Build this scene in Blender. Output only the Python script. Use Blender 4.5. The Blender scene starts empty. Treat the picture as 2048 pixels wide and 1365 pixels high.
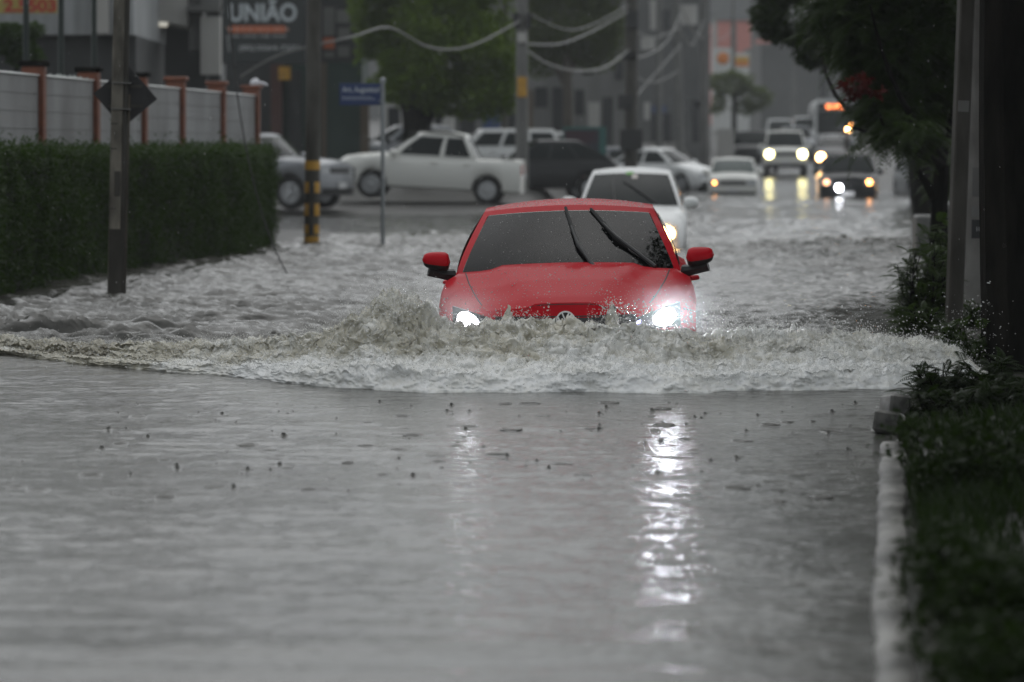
import bpy, math, random
import numpy as np
from mathutils import Vector, Matrix
R = math.radians
SC = bpy.context.scene
COL = SC.collection
random.seed(7)
RNG = np.random.default_rng(11)

# ------------------------------------------------------------------ camera
FPX = 7000.0          # focal length in pixels of the 2048 wide photograph
CAMH = 1.5            # metres above the flood water (z = 0 is the water level)
HORY = 298.0
cam_d = bpy.data.cameras.new('camera')
cam = bpy.data.objects.new('camera', cam_d)
COL.objects.link(cam)
cam.location = (0, 0, CAMH)
cam.rotation_euler = (R(90), 0, 0)
cam_d.sensor_width = 36.0
cam_d.lens = FPX / 2048 * 36
cam_d.shift_y = (HORY - 682.5) / 2048
cam_d.clip_start = 0.1
cam_d.clip_end = 3000
cam_d.dof.use_dof = True
cam_d.dof.focus_distance = 22.9
cam_d.dof.aperture_fstop = cam_d.lens / 50.0
SC.camera = cam

# ------------------------------------------------------------------ world, sun, exposure
SUN_EL, SUN_ROT = R(60), R(6)
w = bpy.data.worlds.new('World')
SC.world = w
w.use_nodes = True
nt = w.node_tree
bg = nt.nodes['Background']
sky = nt.nodes.new('ShaderNodeTexSky')
sky.sky_type = 'NISHITA'
sky.sun_disc = False
sky.sun_elevation = SUN_EL
sky.sun_rotation = SUN_ROT
sky.air_density = 1.5
sky.dust_density = 2.0
sky.ozone_density = 1.0
hs = nt.nodes.new('ShaderNodeHueSaturation')
hs.inputs['Saturation'].default_value = 0.10
nt.links.new(sky.outputs[0], hs.inputs['Color'])
# soft rain cloud cover
tc = nt.nodes.new('ShaderNodeTexCoord')
mp = nt.nodes.new('ShaderNodeMapping'); mp.inputs['Scale'].default_value = (1.3, 1.3, 3.0)
nz = nt.nodes.new('ShaderNodeTexNoise'); nz.inputs['Scale'].default_value = 1.6; nz.inputs['Detail'].default_value = 5
cr = nt.nodes.new('ShaderNodeMapRange')
cr.inputs['From Min'].default_value = 0.3; cr.inputs['From Max'].default_value = 0.7
cr.inputs['To Min'].default_value = 0.75; cr.inputs['To Max'].default_value = 1.2
mx = nt.nodes.new('ShaderNodeMix'); mx.data_type = 'RGBA'; mx.blend_type = 'MULTIPLY'; mx.inputs['Factor'].default_value = 1.0
nt.links.new(tc.outputs['Generated'], mp.inputs['Vector']); nt.links.new(mp.outputs[0], nz.inputs['Vector'])
nt.links.new(nz.outputs['Fac'], cr.inputs['Value'])
ov = nt.nodes.new('ShaderNodeMix'); ov.data_type = 'RGBA'; ov.inputs['Factor'].default_value = 0.5
ov.inputs['B'].default_value = (5.0, 5.5, 5.9, 1)     # even grey of the rain cloud
nt.links.new(hs.outputs[0], ov.inputs['A']); nt.links.new(ov.outputs['Result'], mx.inputs['A']); nt.links.new(cr.outputs[0], mx.inputs['B'])
sp_ = nt.nodes.new('ShaderNodeSeparateXYZ'); nt.links.new(tc.outputs['Generated'], sp_.inputs[0])
gr_ = nt.nodes.new('ShaderNodeMapRange'); gr_.inputs['From Min'].default_value = -0.9; gr_.inputs['From Max'].default_value = 0.5
gr_.inputs['To Min'].default_value = 0.80; gr_.inputs['To Max'].default_value = 0.9; gr_.interpolation_type = 'SMOOTHSTEP'
nt.links.new(sp_.outputs['Y'], gr_.inputs['Value'])   # sky dimmed behind the viewer, to darken surfaces facing back
m2 = nt.nodes.new('ShaderNodeMix'); m2.data_type = 'RGBA'; m2.blend_type = 'MULTIPLY'; m2.inputs['Factor'].default_value = 1.0
nt.links.new(mx.outputs['Result'], m2.inputs['A']); nt.links.new(gr_.outputs[0], m2.inputs['B'])
nt.links.new(m2.outputs['Result'], bg.inputs['Color'])
bg.inputs['Strength'].default_value = 0.10
sun_d = bpy.data.lights.new('sun', 'SUN')
sun = bpy.data.objects.new('sun', sun_d); COL.objects.link(sun)
sun_d.energy = 0.5
sun_d.angle = R(100)
sun_d.color = (1.0, 0.97, 0.93)
sun.rotation_euler = (R(90) - SUN_EL, 0, R(180) - SUN_ROT)
SC.view_settings.view_transform = 'Standard'
SC.view_settings.look = 'None'
SC.view_settings.gamma = 1
SC.view_settings.exposure = 0.52
cy = SC.cycles
cy.use_denoising = True
cy.max_bounces = 6; cy.diffuse_bounces = 3; cy.glossy_bounces = 3; cy.transmission_bounces = 3
cy.volume_bounces = 0; cy.transparent_max_bounces = 6
cy.sample_clamp_indirect = 4.0
cy.caustics_reflective = False; cy.caustics_refractive = False

# ------------------------------------------------------------------ helpers
def at(px, s, z=0.0):
    """world point from a photo column and the photo scale (pixels per metre) at that depth"""
    return Vector(((px - 1024) / s, FPX / s, z))

def pz(py, s):
    return CAMH - (py - HORY) / s

def P(px, py, s):
    return Vector(((px - 1024) / s, FPX / s, pz(py, s)))

def tag(o, label=None, cat=None, group=None, kind=None):
    if label: o['label'] = label
    if cat: o['category'] = cat
    if group: o['group'] = group
    if kind: o['kind'] = kind
    return o

def empty(name, loc, rz=0, label=None, cat=None, group=None):
    o = bpy.data.objects.new(name, None); COL.objects.link(o)
    o.location = loc; o.rotation_euler = (0, 0, rz)
    o.empty_display_size = 0.2
    return tag(o, label, cat, group)

def bulk(name, V, F, m, parent=None, smooth=True, angle=None, attrs=None):
    """one mesh object from arrays; F is an (n, k) array or a list of such arrays"""
    V = np.asarray(V, np.float32).reshape(-1, 3)
    Fs = F if isinstance(F, list) else [F]
    Fs = [np.asarray(f, np.int32) for f in Fs if len(f)]
    me = bpy.data.meshes.new(name)
    me.vertices.add(len(V)); me.vertices.foreach_set('co', V.ravel())
    loops = np.concatenate([f.ravel() for f in Fs])
    tot = np.concatenate([np.full(len(f), f.shape[1], np.int32) for f in Fs])
    start = np.concatenate([[0], np.cumsum(tot)[:-1]]).astype(np.int32)
    me.loops.add(len(loops)); me.loops.foreach_set('vertex_index', loops)
    me.polygons.add(len(tot)); me.polygons.foreach_set('loop_start', start); me.polygons.foreach_set('loop_total', tot)
    me.polygons.foreach_set('use_smooth', np.full(len(tot), smooth))
    if attrs:
        for k, v in attrs.items():
            a = me.attributes.new(k, 'FLOAT', 'POINT'); a.data.foreach_set('value', np.asarray(v, np.float32).ravel())
    me.update(calc_edges=True); me.validate()
    if smooth and angle:
        me.set_sharp_from_angle(angle=R(angle))
    me.materials.append(m)
    o = bpy.data.objects.new(name, me); COL.objects.link(o)
    if parent: o.parent = parent
    return o

class MB:
    def __init__(s): s.v = []; s.f = []
    def add(s, V, F):
        b = len(s.v); s.v.extend([tuple(p) for p in V]); s.f.extend([[b + i for i in f] for f in F]); return s
    def box(s, c, d, rz=0, ry=0, rx=0, bev=0.0):
        hx, hy, hz = d[0] / 2, d[1] / 2, d[2] / 2
        M = Matrix.Rotation(rz, 3, 'Z') @ Matrix.Rotation(ry, 3, 'Y') @ Matrix.Rotation(rx, 3, 'X')
        c = Vector(c)
        if bev <= 0:
            V = [c + M @ Vector((x, y, z)) for z in (-hz, hz) for x, y in ((-hx, -hy), (hx, -hy), (hx, hy), (-hx, hy))]
            F = [(3, 2, 1, 0), (4, 5, 6, 7), (0, 1, 5, 4), (1, 2, 6, 5), (2, 3, 7, 6), (3, 0, 4, 7)]
            return s.add(V, F)
        b = min(bev, hx * .9, hy * .9, hz * .9); V = []
        def ring(ix, iy, z):
            return [(-ix, -iy + b, z), (-ix + b, -iy, z), (ix - b, -iy, z), (ix, -iy + b, z), (ix, iy - b, z), (ix - b, iy, z), (-ix + b, iy, z), (-ix, iy - b, z)]
        for ix, iy, z in ((hx - b, hy - b, -hz), (hx, hy, -hz + b), (hx, hy, hz - b), (hx - b, hy - b, hz)):
            V += [c + M @ Vector(p) for p in ring(ix, iy, z)]
        F = [tuple(range(7, -1, -1)), tuple(range(24, 32))]
        for k in range(3):
            for i in range(8):
                j = (i + 1) % 8
                F.append((k * 8 + i, k * 8 + j, k * 8 + 8 + j, k * 8 + 8 + i))
        return s.add(V, F)
    def tube(s, pts, rad, n=8, cap=True):
        pts = [Vector(p) for p in pts]
        if not hasattr(rad, '__len__'): rad = [rad] * len(pts)
        V = []; F = []; up = None
        for i, p in enumerate(pts):
            t = (pts[min(i + 1, len(pts) - 1)] - pts[max(i - 1, 0)]).normalized()
            if up is None: up = t.orthogonal().normalized()
            up = (up - t * up.dot(t)); up = up.normalized() if up.length > 1e-6 else t.orthogonal().normalized()
            b = t.cross(up)
            for k in range(n):
                a = 2 * math.pi * k / n
                V.append(p + (up * math.cos(a) + b * math.sin(a)) * rad[i])
        for i in range(len(pts) - 1):
            for k in range(n):
                k2 = (k + 1) % n
                F.append((i * n + k, i * n + k2, i * n + n + k2, i * n + n + k))
        if cap:
            F.append(tuple(range(n - 1, -1, -1))); m = (len(pts) - 1) * n; F.append(tuple(range(m, m + n)))
        return s.add(V, F)
    def grid(s, fn, us, vs, flip=False):
        V = [fn(u, v) for u in us for v in vs]; n = len(vs); F = []
        for i in range(len(us) - 1):
            for j in range(n - 1):
                q = (i * n + j, i * n + n + j, i * n + n + j + 1, i * n + j + 1)
                F.append(q[::-1] if flip else q)
        return s.add(V, F)
    def slab(s, fn, us, vs, nrm, th):
        """a curved plate: the grid fn and a copy moved back by th along nrm, closed round its border"""
        nrm = Vector(nrm)
        nu, nv = len(us), len(vs)
        A = [Vector(fn(u, v)) for u in us for v in vs]; B = [p - nrm * th for p in A]
        F = []; o = nu * nv
        for i in range(nu - 1):
            for j in range(nv - 1):
                q = (i * nv + j, i * nv + nv + j, i * nv + nv + j + 1, i * nv + j + 1)
                F.append(q); F.append(tuple(o + k for k in q[::-1]))
        edge = [i * nv for i in range(nu)] + [(nu - 1) * nv + j for j in range(1, nv)] + [i * nv + nv - 1 for i in range(nu - 2, -1, -1)] + [j for j in range(nv - 2, 0, -1)]
        for k in range(len(edge)):
            a, b = edge[k], edge[(k + 1) % len(edge)]
            F.append((a, o + a, o + b, b))
        return s.add(A + B, F)
    def prism(s, pts, fn0, fn1):
        n = len(pts); V = [fn0(*p) for p in pts] + [fn1(*p) for p in pts]
        F = [tuple(range(n)), tuple(range(2 * n - 1, n - 1, -1))]
        for i in range(n):
            j = (i + 1) % n; F.append((i, n + i, n + j, j))
        return s.add(V, F)
    def lathe(s, prof, n=24, axis='Z', c=(0, 0, 0)):
        c = Vector(c); V = []; F = []
        for r, h in prof:
            for k in range(n):
                a = 2 * math.pi * k / n
                p = {'Z': (r * math.cos(a), r * math.sin(a), h), 'X': (h, r * math.cos(a), r * math.sin(a)), 'Y': (r * math.cos(a), h, r * math.sin(a))}[axis]
                V.append(c + Vector(p))
        for i in range(len(prof) - 1):
            for k in range(n):
                k2 = (k + 1) % n; F.append((i * n + k, i * n + k2, i * n + n + k2, i * n + n + k))
        F.append(tuple(range(n))); m = (len(prof) - 1) * n; F.append(tuple(range(m + n - 1, m - 1, -1)))
        return s.add(V, F)
    def build(s, name, m, parent=None, smooth=True, angle=35, fix=True):
        me = bpy.data.meshes.new(name); me.from_pydata([tuple(p) for p in s.v], [], s.f); me.update()
        if fix:
            import bmesh
            bm = bmesh.new(); bm.from_mesh(me); bmesh.ops.recalc_face_normals(bm, faces=bm.faces); bm.to_mesh(me); bm.free()
        me.polygons.foreach_set('use_smooth', [smooth] * len(me.polygons))
        if smooth: me.set_sharp_from_angle(angle=R(angle))
        me.materials.append(m)
        o = bpy.data.objects.new(name, me); COL.objects.link(o)
        if parent: o.parent = parent
        return o

def text(name, body, size, m, parent, loc, rot=(R(90), 0, 0), th=0.004, width=None, bold=0.0, spacing=1.0):
    cu = bpy.data.curves.new(name, 'FONT'); cu.body = body; cu.size = size; cu.extrude = th; cu.align_x = 'CENTER'; cu.align_y = 'CENTER'
    cu.offset = bold; cu.space_character = spacing
    o = bpy.data.objects.new(name, cu); COL.objects.link(o)
    dg = bpy.context.evaluated_depsgraph_get(); me = bpy.data.meshes.new_from_object(o.evaluated_get(dg))
    bpy.data.objects.remove(o); bpy.data.curves.remove(cu)
    me.materials.clear(); me.materials.append(m); me.name = name
    if width:
        xs = [v.co.x for v in me.vertices]; k = width / (max(xs) - min(xs)); mid = (max(xs) + min(xs)) / 2
        for v in me.vertices: v.co.x = (v.co.x - mid) * k
    r = bpy.data.objects.new(name, me); COL.objects.link(r)
    r.parent = parent; r.location = loc; r.rotation_euler = rot
    return r

# ---- noise on arrays
def _h(ix, iy, iz, seed):
    h = (ix.astype(np.int64) * 374761393 + iy.astype(np.int64) * 668265263 + iz.astype(np.int64) * 2147483647 + seed * 144665) & 0xffffffff
    h = ((h ^ (h >> 13)) * 1274126177) & 0xffffffff
    h = ((h ^ (h >> 16)) * 2246822519) & 0xffffffff
    return ((h ^ (h >> 15)) & 0xffffff) / float(0xffffff)

def vn(x, y, z=None, seed=0):
    """smooth value noise in -1..1"""
    x = np.asarray(x, float); y = np.asarray(y, float)
    ix = np.floor(x); iy = np.floor(y); fx = x - ix; fy = y - iy
    fx = fx * fx * fx * (fx * (fx * 6 - 15) + 10); fy = fy * fy * fy * (fy * (fy * 6 - 15) + 10)
    if z is None:
        z0 = np.zeros_like(ix)
        a = _h(ix, iy, z0, seed); b = _h(ix + 1, iy, z0, seed); c = _h(ix, iy + 1, z0, seed); d = _h(ix + 1, iy + 1, z0, seed)
        return 2 * (a + (b - a) * fx + (c - a) * fy + (a - b - c + d) * fx * fy) - 1
    z = np.asarray(z, float); iz = np.floor(z); fz = z - iz; fz = fz * fz * (3 - 2 * fz)
    def pl(k):
        a = _h(ix, iy, k, seed); b = _h(ix + 1, iy, k, seed); c = _h(ix, iy + 1, k, seed); d = _h(ix + 1, iy + 1, k, seed)
        return a + (b - a) * fx + (c - a) * fy + (a - b - c + d) * fx * fy
    p0 = pl(iz); p1 = pl(iz + 1)
    return 2 * (p0 + (p1 - p0) * fz) - 1

def fbm(x, y, oct=4, seed=0, gain=0.5, lac=2.03):
    r = 0; a = 1.0; x = np.asarray(x, float); y = np.asarray(y, float)
    for o in range(oct):
        r = r + a * vn(x, y, seed=seed + o * 17); a *= gain
        x, y = (x * 0.8 + y * 0.6) * lac, (y * 0.8 - x * 0.6) * lac
    return r

def ridge(x, y, oct=4, seed=0, gain=0.5):
    r = 0; a = 1.0; x = np.asarray(x, float); y = np.asarray(y, float)
    for o in range(oct):
        r = r + a * (1 - 2 * np.abs(vn(x, y, seed=seed + o * 31))); a *= gain
        x, y = (x * 0.8 + y * 0.6) * 2.1, (y * 0.8 - x * 0.6) * 2.1
    return r

def sstep(a, b, x):
    t = np.clip((np.asarray(x, float) - a) / (b - a), 0, 1); return t * t * (3 - 2 * t)

# ---- materials
def pm(name, col, rough=0.5, metal=0.0, col2=None, nscale=3.0, ndet=4, stretch=(1, 1, 1), bump=0.0, bscale=None, spec=0.5, emis=None, es=0.0, coat=0.0, lo=0.35, hi=0.65):
    m = bpy.data.materials.new(name); m.use_nodes = True
    n = m.node_tree; b = n.nodes['Principled BSDF']
    b.inputs['Base Color'].default_value = (*col, 1); b.inputs['Roughness'].default_value = rough; b.inputs['Metallic'].default_value = metal
    b.inputs['Specular IOR Level'].default_value = spec
    if coat: b.inputs['Coat Weight'].default_value = coat; b.inputs['Coat Roughness'].default_value = 0.07
    if emis: b.inputs['Emission Color'].default_value = (*emis, 1); b.inputs['Emission Strength'].default_value = es
    if col2 or bump:
        t = n.nodes.new('ShaderNodeTexCoord'); mp = n.nodes.new('ShaderNodeMapping'); mp.inputs['Scale'].default_value = stretch
        n.links.new(t.outputs['Object'], mp.inputs['Vector'])
        z = n.nodes.new('ShaderNodeTexNoise'); z.inputs['Scale'].default_value = nscale; z.inputs['Detail'].default_value = ndet
        n.links.new(mp.outputs[0], z.inputs['Vector'])
        if col2:
            r = n.nodes.new('ShaderNodeMapRange'); r.inputs['From Min'].default_value = lo; r.inputs['From Max'].default_value = hi
            x = n.nodes.new('ShaderNodeMix'); x.data_type = 'RGBA'
            x.inputs['A'].default_value = (*col, 1); x.inputs['B'].default_value = (*col2, 1)
            n.links.new(z.outputs['Fac'], r.inputs['Value']); n.links.new(r.outputs[0], x.inputs['Factor']); n.links.new(x.outputs['Result'], b.inputs['Base Color'])
        if bump:
            src = z
            if bscale:
                src = n.nodes.new('ShaderNodeTexNoise'); src.inputs['Scale'].default_value = bscale; src.inputs['Detail'].default_value = 4
                n.links.new(mp.outputs[0], src.inputs['Vector'])
            bp = n.nodes.new('ShaderNodeBump'); bp.inputs['Strength'].default_value = 0.6; bp.inputs['Distance'].default_value = bump
            n.links.new(src.outputs['Fac'], bp.inputs['Height']); n.links.new(bp.outputs[0], b.inputs['Normal'])
    return m

def lamp(name, col, es):
    return pm(name, (0.8, 0.8, 0.8), 0.3, emis=col, es=es)

M = {}
M['red'] = pm('red paint', (0.45, 0.003, 0.012), 0.5, coat=0.2, bump=0.0002, bscale=220, spec=0.02)
M['white'] = pm('white paint', (0.70, 0.71, 0.70), 0.3, coat=0.3)
M['offwhite'] = pm('off white paint', (0.68, 0.68, 0.64), 0.35, coat=0.2)
M['silver'] = pm('silver paint', (0.24, 0.25, 0.265), 0.3, metal=0.35, coat=0.3)
M['blackpaint'] = pm('black paint', (0.010, 0.011, 0.012), 0.3, coat=0.1, spec=.3)
M['darkgrey'] = pm('dark grey paint', (0.018, 0.019, 0.021), 0.3, coat=0.1, spec=.3)
M['glass'] = pm('car glass', (0.012, 0.016, 0.016), 0.05, spec=0.14)
M['glassgreen'] = pm('pale windscreen glass', (0.07, 0.09, 0.085), 0.08, spec=0.6)
M['plastic'] = pm('black plastic', (0.012, 0.012, 0.013), 0.5)
M['rubber'] = pm('rubber', (0.015, 0.015, 0.015), 0.75)
M['rim'] = pm('alloy rim', (0.45, 0.46, 0.47), 0.35, metal=0.8)
M['chrome'] = pm('chrome', (0.75, 0.76, 0.78), 0.12, metal=1.0)
M['badge'] = pm('badge silver', (0.8, 0.81, 0.82), 0.35, metal=0.2)
M['lens'] = pm('lamp lens', (0.35, 0.36, 0.37), 0.08, spec=0.8)
M['plate'] = pm('plate white', (0.6, 0.6, 0.6), 0.4)
M['tail'] = pm('tail lamp red', (0.35, 0.02, 0.015), 0.25)
M['L_white'] = lamp('headlamp white', (0.88, 0.91, 1.0), 115)
M['L_white2'] = lamp('headlamp white dimmed', (0.90, 0.93, 1.0), 26)  # weakened copy of the white lamp, keeps its water streak faint
M['L_drl'] = lamp('running light violet', (0.35, 0.35, 1.0), 6)
M['L_warm'] = lamp('headlamp warm', (1.0, 0.55, 0.2), 22)
M['L_yellow'] = lamp('headlamp yellow', (1.0, 0.88, 0.38), 11)
M['L_amber'] = lamp('lamp amber', (1.0, 0.38, 0.08), 10)
M['L_dim'] = lamp('dim amber lamp', (1.0, 0.42, 0.14), 3)
M['L_led'] = lamp('led sign orange', (1.0, 0.2, 0.02), 3.0)

def glass_mat():
    m = bpy.data.materials.new('tinted windscreen'); m.use_nodes = True; n = m.node_tree; n.nodes.remove(n.nodes['Principled BSDF'])
    t = n.nodes.new('ShaderNodeBsdfTransparent'); t.inputs[0].default_value = (.50, .55, .54, 1)
    g = n.nodes.new('ShaderNodeBsdfGlossy'); g.inputs['Roughness'].default_value = .04
    f = n.nodes.new('ShaderNodeFresnel'); f.inputs['IOR'].default_value = 1.25; x = n.nodes.new('ShaderNodeMixShader')
    n.links.new(f.outputs[0], x.inputs[0]); n.links.new(t.outputs[0], x.inputs[1]); n.links.new(g.outputs[0], x.inputs[2]); n.links.new(x.outputs[0], n.nodes['Material Output'].inputs['Surface'])
    return m
M['tint'] = glass_mat()
M['trim'] = pm('cabin trim', (.05, .052, .055), .7); M['trim2'] = pm('cabin seat cloth', (.09, .09, .092), .8)

# ------------------------------------------------------------------ ground, road, water
AX = 656 / FPX                       # the road runs 5.4 degrees to the right of the view
def lat(x, y): return x - AX * y     # metres to the right of the road's right kerb line

def gz(x, y):
    x = np.asarray(x, float); y = np.asarray(y, float); l = lat(x, y)
    z = np.full(np.broadcast(x, y).shape, -0.32)
    z = z + np.where(y > 95, (1 - np.exp(-np.maximum(y - 95, 0) / 30)) * 0.0 + np.maximum(y - 95, 0) * 0.0135, 0)
    z = np.minimum(z, 4.5)
    side = sstep(-6.9, -8.2, l) * sstep(72, 80, y)
    z = z + side * (0.34 + np.clip(y - 78, 0, 25) * 0.03)
    near = sstep(-7.6, -9.0, l) * (1 - sstep(60, 68, y))
    z = z + near * 0.42
    ver = sstep(0.16, 0.34, l) * (1 - sstep(17.5, 20.5, y))
    z = z + ver * (0.36 + 0.03 * vn(x * 2.2, y * 2.2, seed=5) + 0.10 * np.clip(l - 0.3, 0, 3))
    v2 = sstep(0.5, 1.5, l) * sstep(17.5, 20.5, y) * (1 - sstep(70, 80, y))
    z = z + v2 * (0.36 + 0.03 * vn(x * 2.2, y * 2.2, seed=5))
    return z

def nmap(n, col_a, col_b, scale, lo=.35, hi=.65, stretch=(1, 1, 1)):
    t = n.nodes.new('ShaderNodeTexCoord'); mp = n.nodes.new('ShaderNodeMapping'); mp.inputs['Scale'].default_value = stretch
    z = n.nodes.new('ShaderNodeTexNoise'); z.inputs['Scale'].default_value = scale; z.inputs['Detail'].default_value = 5
    r = n.nodes.new('ShaderNodeMapRange'); r.inputs['From Min'].default_value = lo; r.inputs['From Max'].default_value = hi
    x = n.nodes.new('ShaderNodeMix'); x.data_type = 'RGBA'; x.inputs['A'].default_value = (*col_a, 1); x.inputs['B'].default_value = (*col_b, 1)
    n.links.new(t.outputs['Object'], mp.inputs[0]); n.links.new(mp.outputs[0], z.inputs[0]); n.links.new(z.outputs['Fac'], r.inputs['Value']); n.links.new(r.outputs[0], x.inputs['Factor'])
    return x, z

M['ground'] = pm('wet dirt and paving', (0.03, 0.03, 0.028), 0.5, spec=.25, col2=(0.06, 0.058, 0.053), nscale=0.8, bump=0.01, bscale=12)
M['asphalt'] = pm('wet asphalt', (0.045, 0.046, 0.048), 0.16, col2=(0.075, 0.076, 0.078), nscale=0.5, bump=0.004, bscale=60)

ys = np.concatenate([np.linspace(-30, 60, 140), np.linspace(61, 130, 70), np.linspace(133, 420, 70), [600, 900, 1500]])
ts = np.concatenate([[-300, -120, -60], np.linspace(-34, 20, 150), [40, 120, 300]])
Y, T = np.meshgrid(ys, ts, indexing='ij')
X = T + AX * Y
Vg = np.stack([X, Y, gz(X, Y)], -1).reshape(-1, 3)
def gridF(ni, nj):
    i = np.arange(ni - 1)[:, None] * nj + np.arange(nj - 1)[None, :]
    i = i.ravel(); return np.stack([i, i + nj, i + nj + 1, i + 1], -1)[:, ::-1]
g = bulk('ground', Vg, gridF(len(ys), len(ts)), M['ground'])
tag(g, 'wet dark ground and paving under the flooded street', 'ground', kind='structure')
ys2 = np.linspace(96, 420, 120); ts2 = np.linspace(-6.9, 0.3, 12)
Y, T = np.meshgrid(ys2, ts2, indexing='ij'); X = T + AX * Y
rd = bulk('road', np.stack([X, Y, gz(X, Y) + 0.006], -1).reshape(-1, 3), gridF(len(ys2), len(ts2)), M['asphalt'])
tag(rd, 'wet asphalt street climbing out of the flood far away', 'road', kind='structure')

# --- where the bow wave stands: photo columns, foot rows, crest rows
WPX = np.array([-250, 0, 200, 400, 560, 700, 800, 900, 1050, 1200, 1350, 1500, 1650, 1780, 1860, 1960], float)
WFY = np.array([690, 708, 732, 747, 764, 776, 780, 783, 785, 786, 785, 782, 780, 777, 772, 765], float)
WXs = (WPX - 1024) / ((WFY - HORY) / CAMH)
WDs = FPX * CAMH / (WFY - HORY)
def wfoot(x): return np.interp(x, WXs, WDs)
# crest height and run-up length as functions of the world x
CX = np.array([-4.6, -3.9, -3.0, -2.2, -1.7, -1.2, -0.95, -0.72, -0.5, -0.3, 0.0, 0.35, 0.7, 0.95, 1.2, 1.5, 1.9, 2.3, 2.6, 2.9, 3.3])
CH = np.array([.075, .08, .10, .13, .18, .25, .35, .385, .315, .275, .295, .30, .305, .27, .24, .26, .275, .26, .22, .15, .03])
CW = np.array([.30, .32, .38, .50, .65, .8, .9, 1.0, 1.1, 1.2, 1.25, 1.2, 1.15, 1.1, 1.1, 1.1, 1.1, 1.0, .9, .7, .5])

def chop(x, y):
    """flood surface height (m)"""
    x = np.asarray(x, float); y = np.asarray(y, float)
    behind = sstep(-0.3, 1.6, y - wfoot(x))
    far = 1 - 0.55 * sstep(35, 90, y)
    rx, ry = x * 0.95 + y * 0.31, y * 0.95 - x * 0.31
    big = 0.028 * ridge(rx * 0.65, ry * 1.7, 3, seed=3, gain=0.5) + 0.016 * vn(x * 0.55, y * 0.45, seed=9)
    mid = 0.027 * ridge(rx * 2.1, ry * 5.0, 3, seed=21) + 0.012 * fbm(x * 6, y * 13, 2, seed=33)
    patch = 0.45 + 0.75 * sstep(-0.5, 0.6, fbm(x * 0.35, y * 0.22, 2, seed=41))
    wk = np.exp(-((y - wfoot(x) - 2.4) / 1.7) ** 2) * (1 - .6 * np.exp(-((x - .4) / .8) ** 2))
    z = behind * far * patch * (big + mid) * (1 + .5 * wk) + behind * wk * (.035 * ridge(rx * 1.15, ry * 2.3, 3, seed=15) + .016 * vn(x * 4.1, y * 6.3, seed=16))
    # low swell and drop rings in the calm water ahead of the wave
    calm = 1 - behind
    z = z + calm * (0.006 * fbm(x * 1.3, y * 1.9, 3, seed=51) + (.0022 + .0022 * sstep(-.3, .5, vn(x * .7, y * .45, seed=58))) * fbm(x * 5, y * 12, 3, seed=61))
    # gentle ripple fronts crossing the near water
    for y0, a, wd, sl in ((10.55, 0.024, 0.2, 0.06), (9.9, 0.022, 0.16, -0.04), (10.9, 0.004, 0.18, 0.10), (12.5, 0.003, 0.22, -0.06)):
        d = (y - y0 - sl * x - 0.10 * vn(x * 0.9, y * 0.2, seed=int(y0 * 100))) / wd
        z = z + a * np.exp(-d * d)
    # wash along the hedge and round the first pole
    hd = np.exp(-((lat(x, y) + 7.55) / 0.45) ** 2) * sstep(60, 50, y)
    z = z + hd * (0.035 * ridge(x * 1.7, y * 1.1, 3, seed=71) + 0.03)
    return z

def rows(y0, y1):
    r = [y0]
    while r[-1] < y1:
        y = r[-1]
        d = 0.020 + 0.0011 * max(0, y - 16) if y > 8 else 0.06
        if 19.5 < y < 27: d = 0.02
        r.append(y + min(d, 0.5))
    return np.array(r)
yr = np.concatenate([np.linspace(-30, 5.5, 50), rows(6.0, 60), np.linspace(60.2, 150, 400)])
uc = np.linspace(-1, 1, 400)
Y = yr[:, None]
half = 0.165 * np.maximum(Y, 6) + 0.3
inner = uc[None, :] * half
edge = np.array([1.04, 1.12, 1.3, 1.7, 2.5])[None, :] * half + np.array([0, .2, 1, 6, 40.])[None, :]
X = np.concatenate([-edge[:, ::-1], inner, edge], 1)
Y = np.broadcast_to(Y, X.shape)
Z = chop(X, Y)

def water_mat():
    m = bpy.data.materials.new('flood water'); m.use_nodes = True; n = m.node_tree; b = n.nodes['Principled BSDF']
    b.inputs['Roughness'].default_value = 0.09; b.inputs['IOR'].default_value = 1.333
    x, z = nmap(n, (0.055, 0.054, 0.048), (0.085, 0.083, 0.074), 0.7)
    n.links.new(x.outputs['Result'], b.inputs['Base Color'])
    t = n.nodes.new('ShaderNodeTexCoord')
    mp = n.nodes.new('ShaderNodeMapping'); mp.inputs['Scale'].default_value = (1, 1.5, 1); n.links.new(t.outputs['Object'], mp.inputs[0])
    a = n.nodes.new('ShaderNodeTexNoise'); a.inputs['Scale'].default_value = 9; a.inputs['Detail'].default_value = 6; a.inputs['Roughness'].default_value = 0.62
    n.links.new(mp.outputs[0], a.inputs[0])
    a2 = n.nodes.new('ShaderNodeTexVoronoi'); a2.inputs['Scale'].default_value = 26; a2.feature = 'SMOOTH_F1'      # pitting by rain
    n.links.new(t.outputs['Object'], a2.inputs['Vector'])
    big = n.nodes.new('ShaderNodeTexNoise'); big.inputs['Scale'].default_value = .9; n.links.new(t.outputs['Object'], big.inputs[0])
    mr = n.nodes.new('ShaderNodeMapRange'); mr.inputs['From Min'].default_value = .4; mr.inputs['From Max'].default_value = .65; mr.inputs['To Min'].default_value = .05; mr.inputs['To Max'].default_value = .45
    n.links.new(big.outputs['Fac'], mr.inputs['Value'])
    ma = n.nodes.new('ShaderNodeMath'); ma.operation = 'MULTIPLY_ADD'
    n.links.new(a2.outputs['Distance'], ma.inputs[0]); n.links.new(mr.outputs[0], ma.inputs[1]); n.links.new(a.outputs['Fac'], ma.inputs[2])
    bp = n.nodes.new('ShaderNodeBump'); bp.inputs['Strength'].default_value = 0.5; bp.inputs['Distance'].default_value = 0.02
    n.links.new(ma.outputs[0], bp.inputs['Height']); n.links.new(bp.outputs[0], b.inputs['Normal'])
    return m
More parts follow.
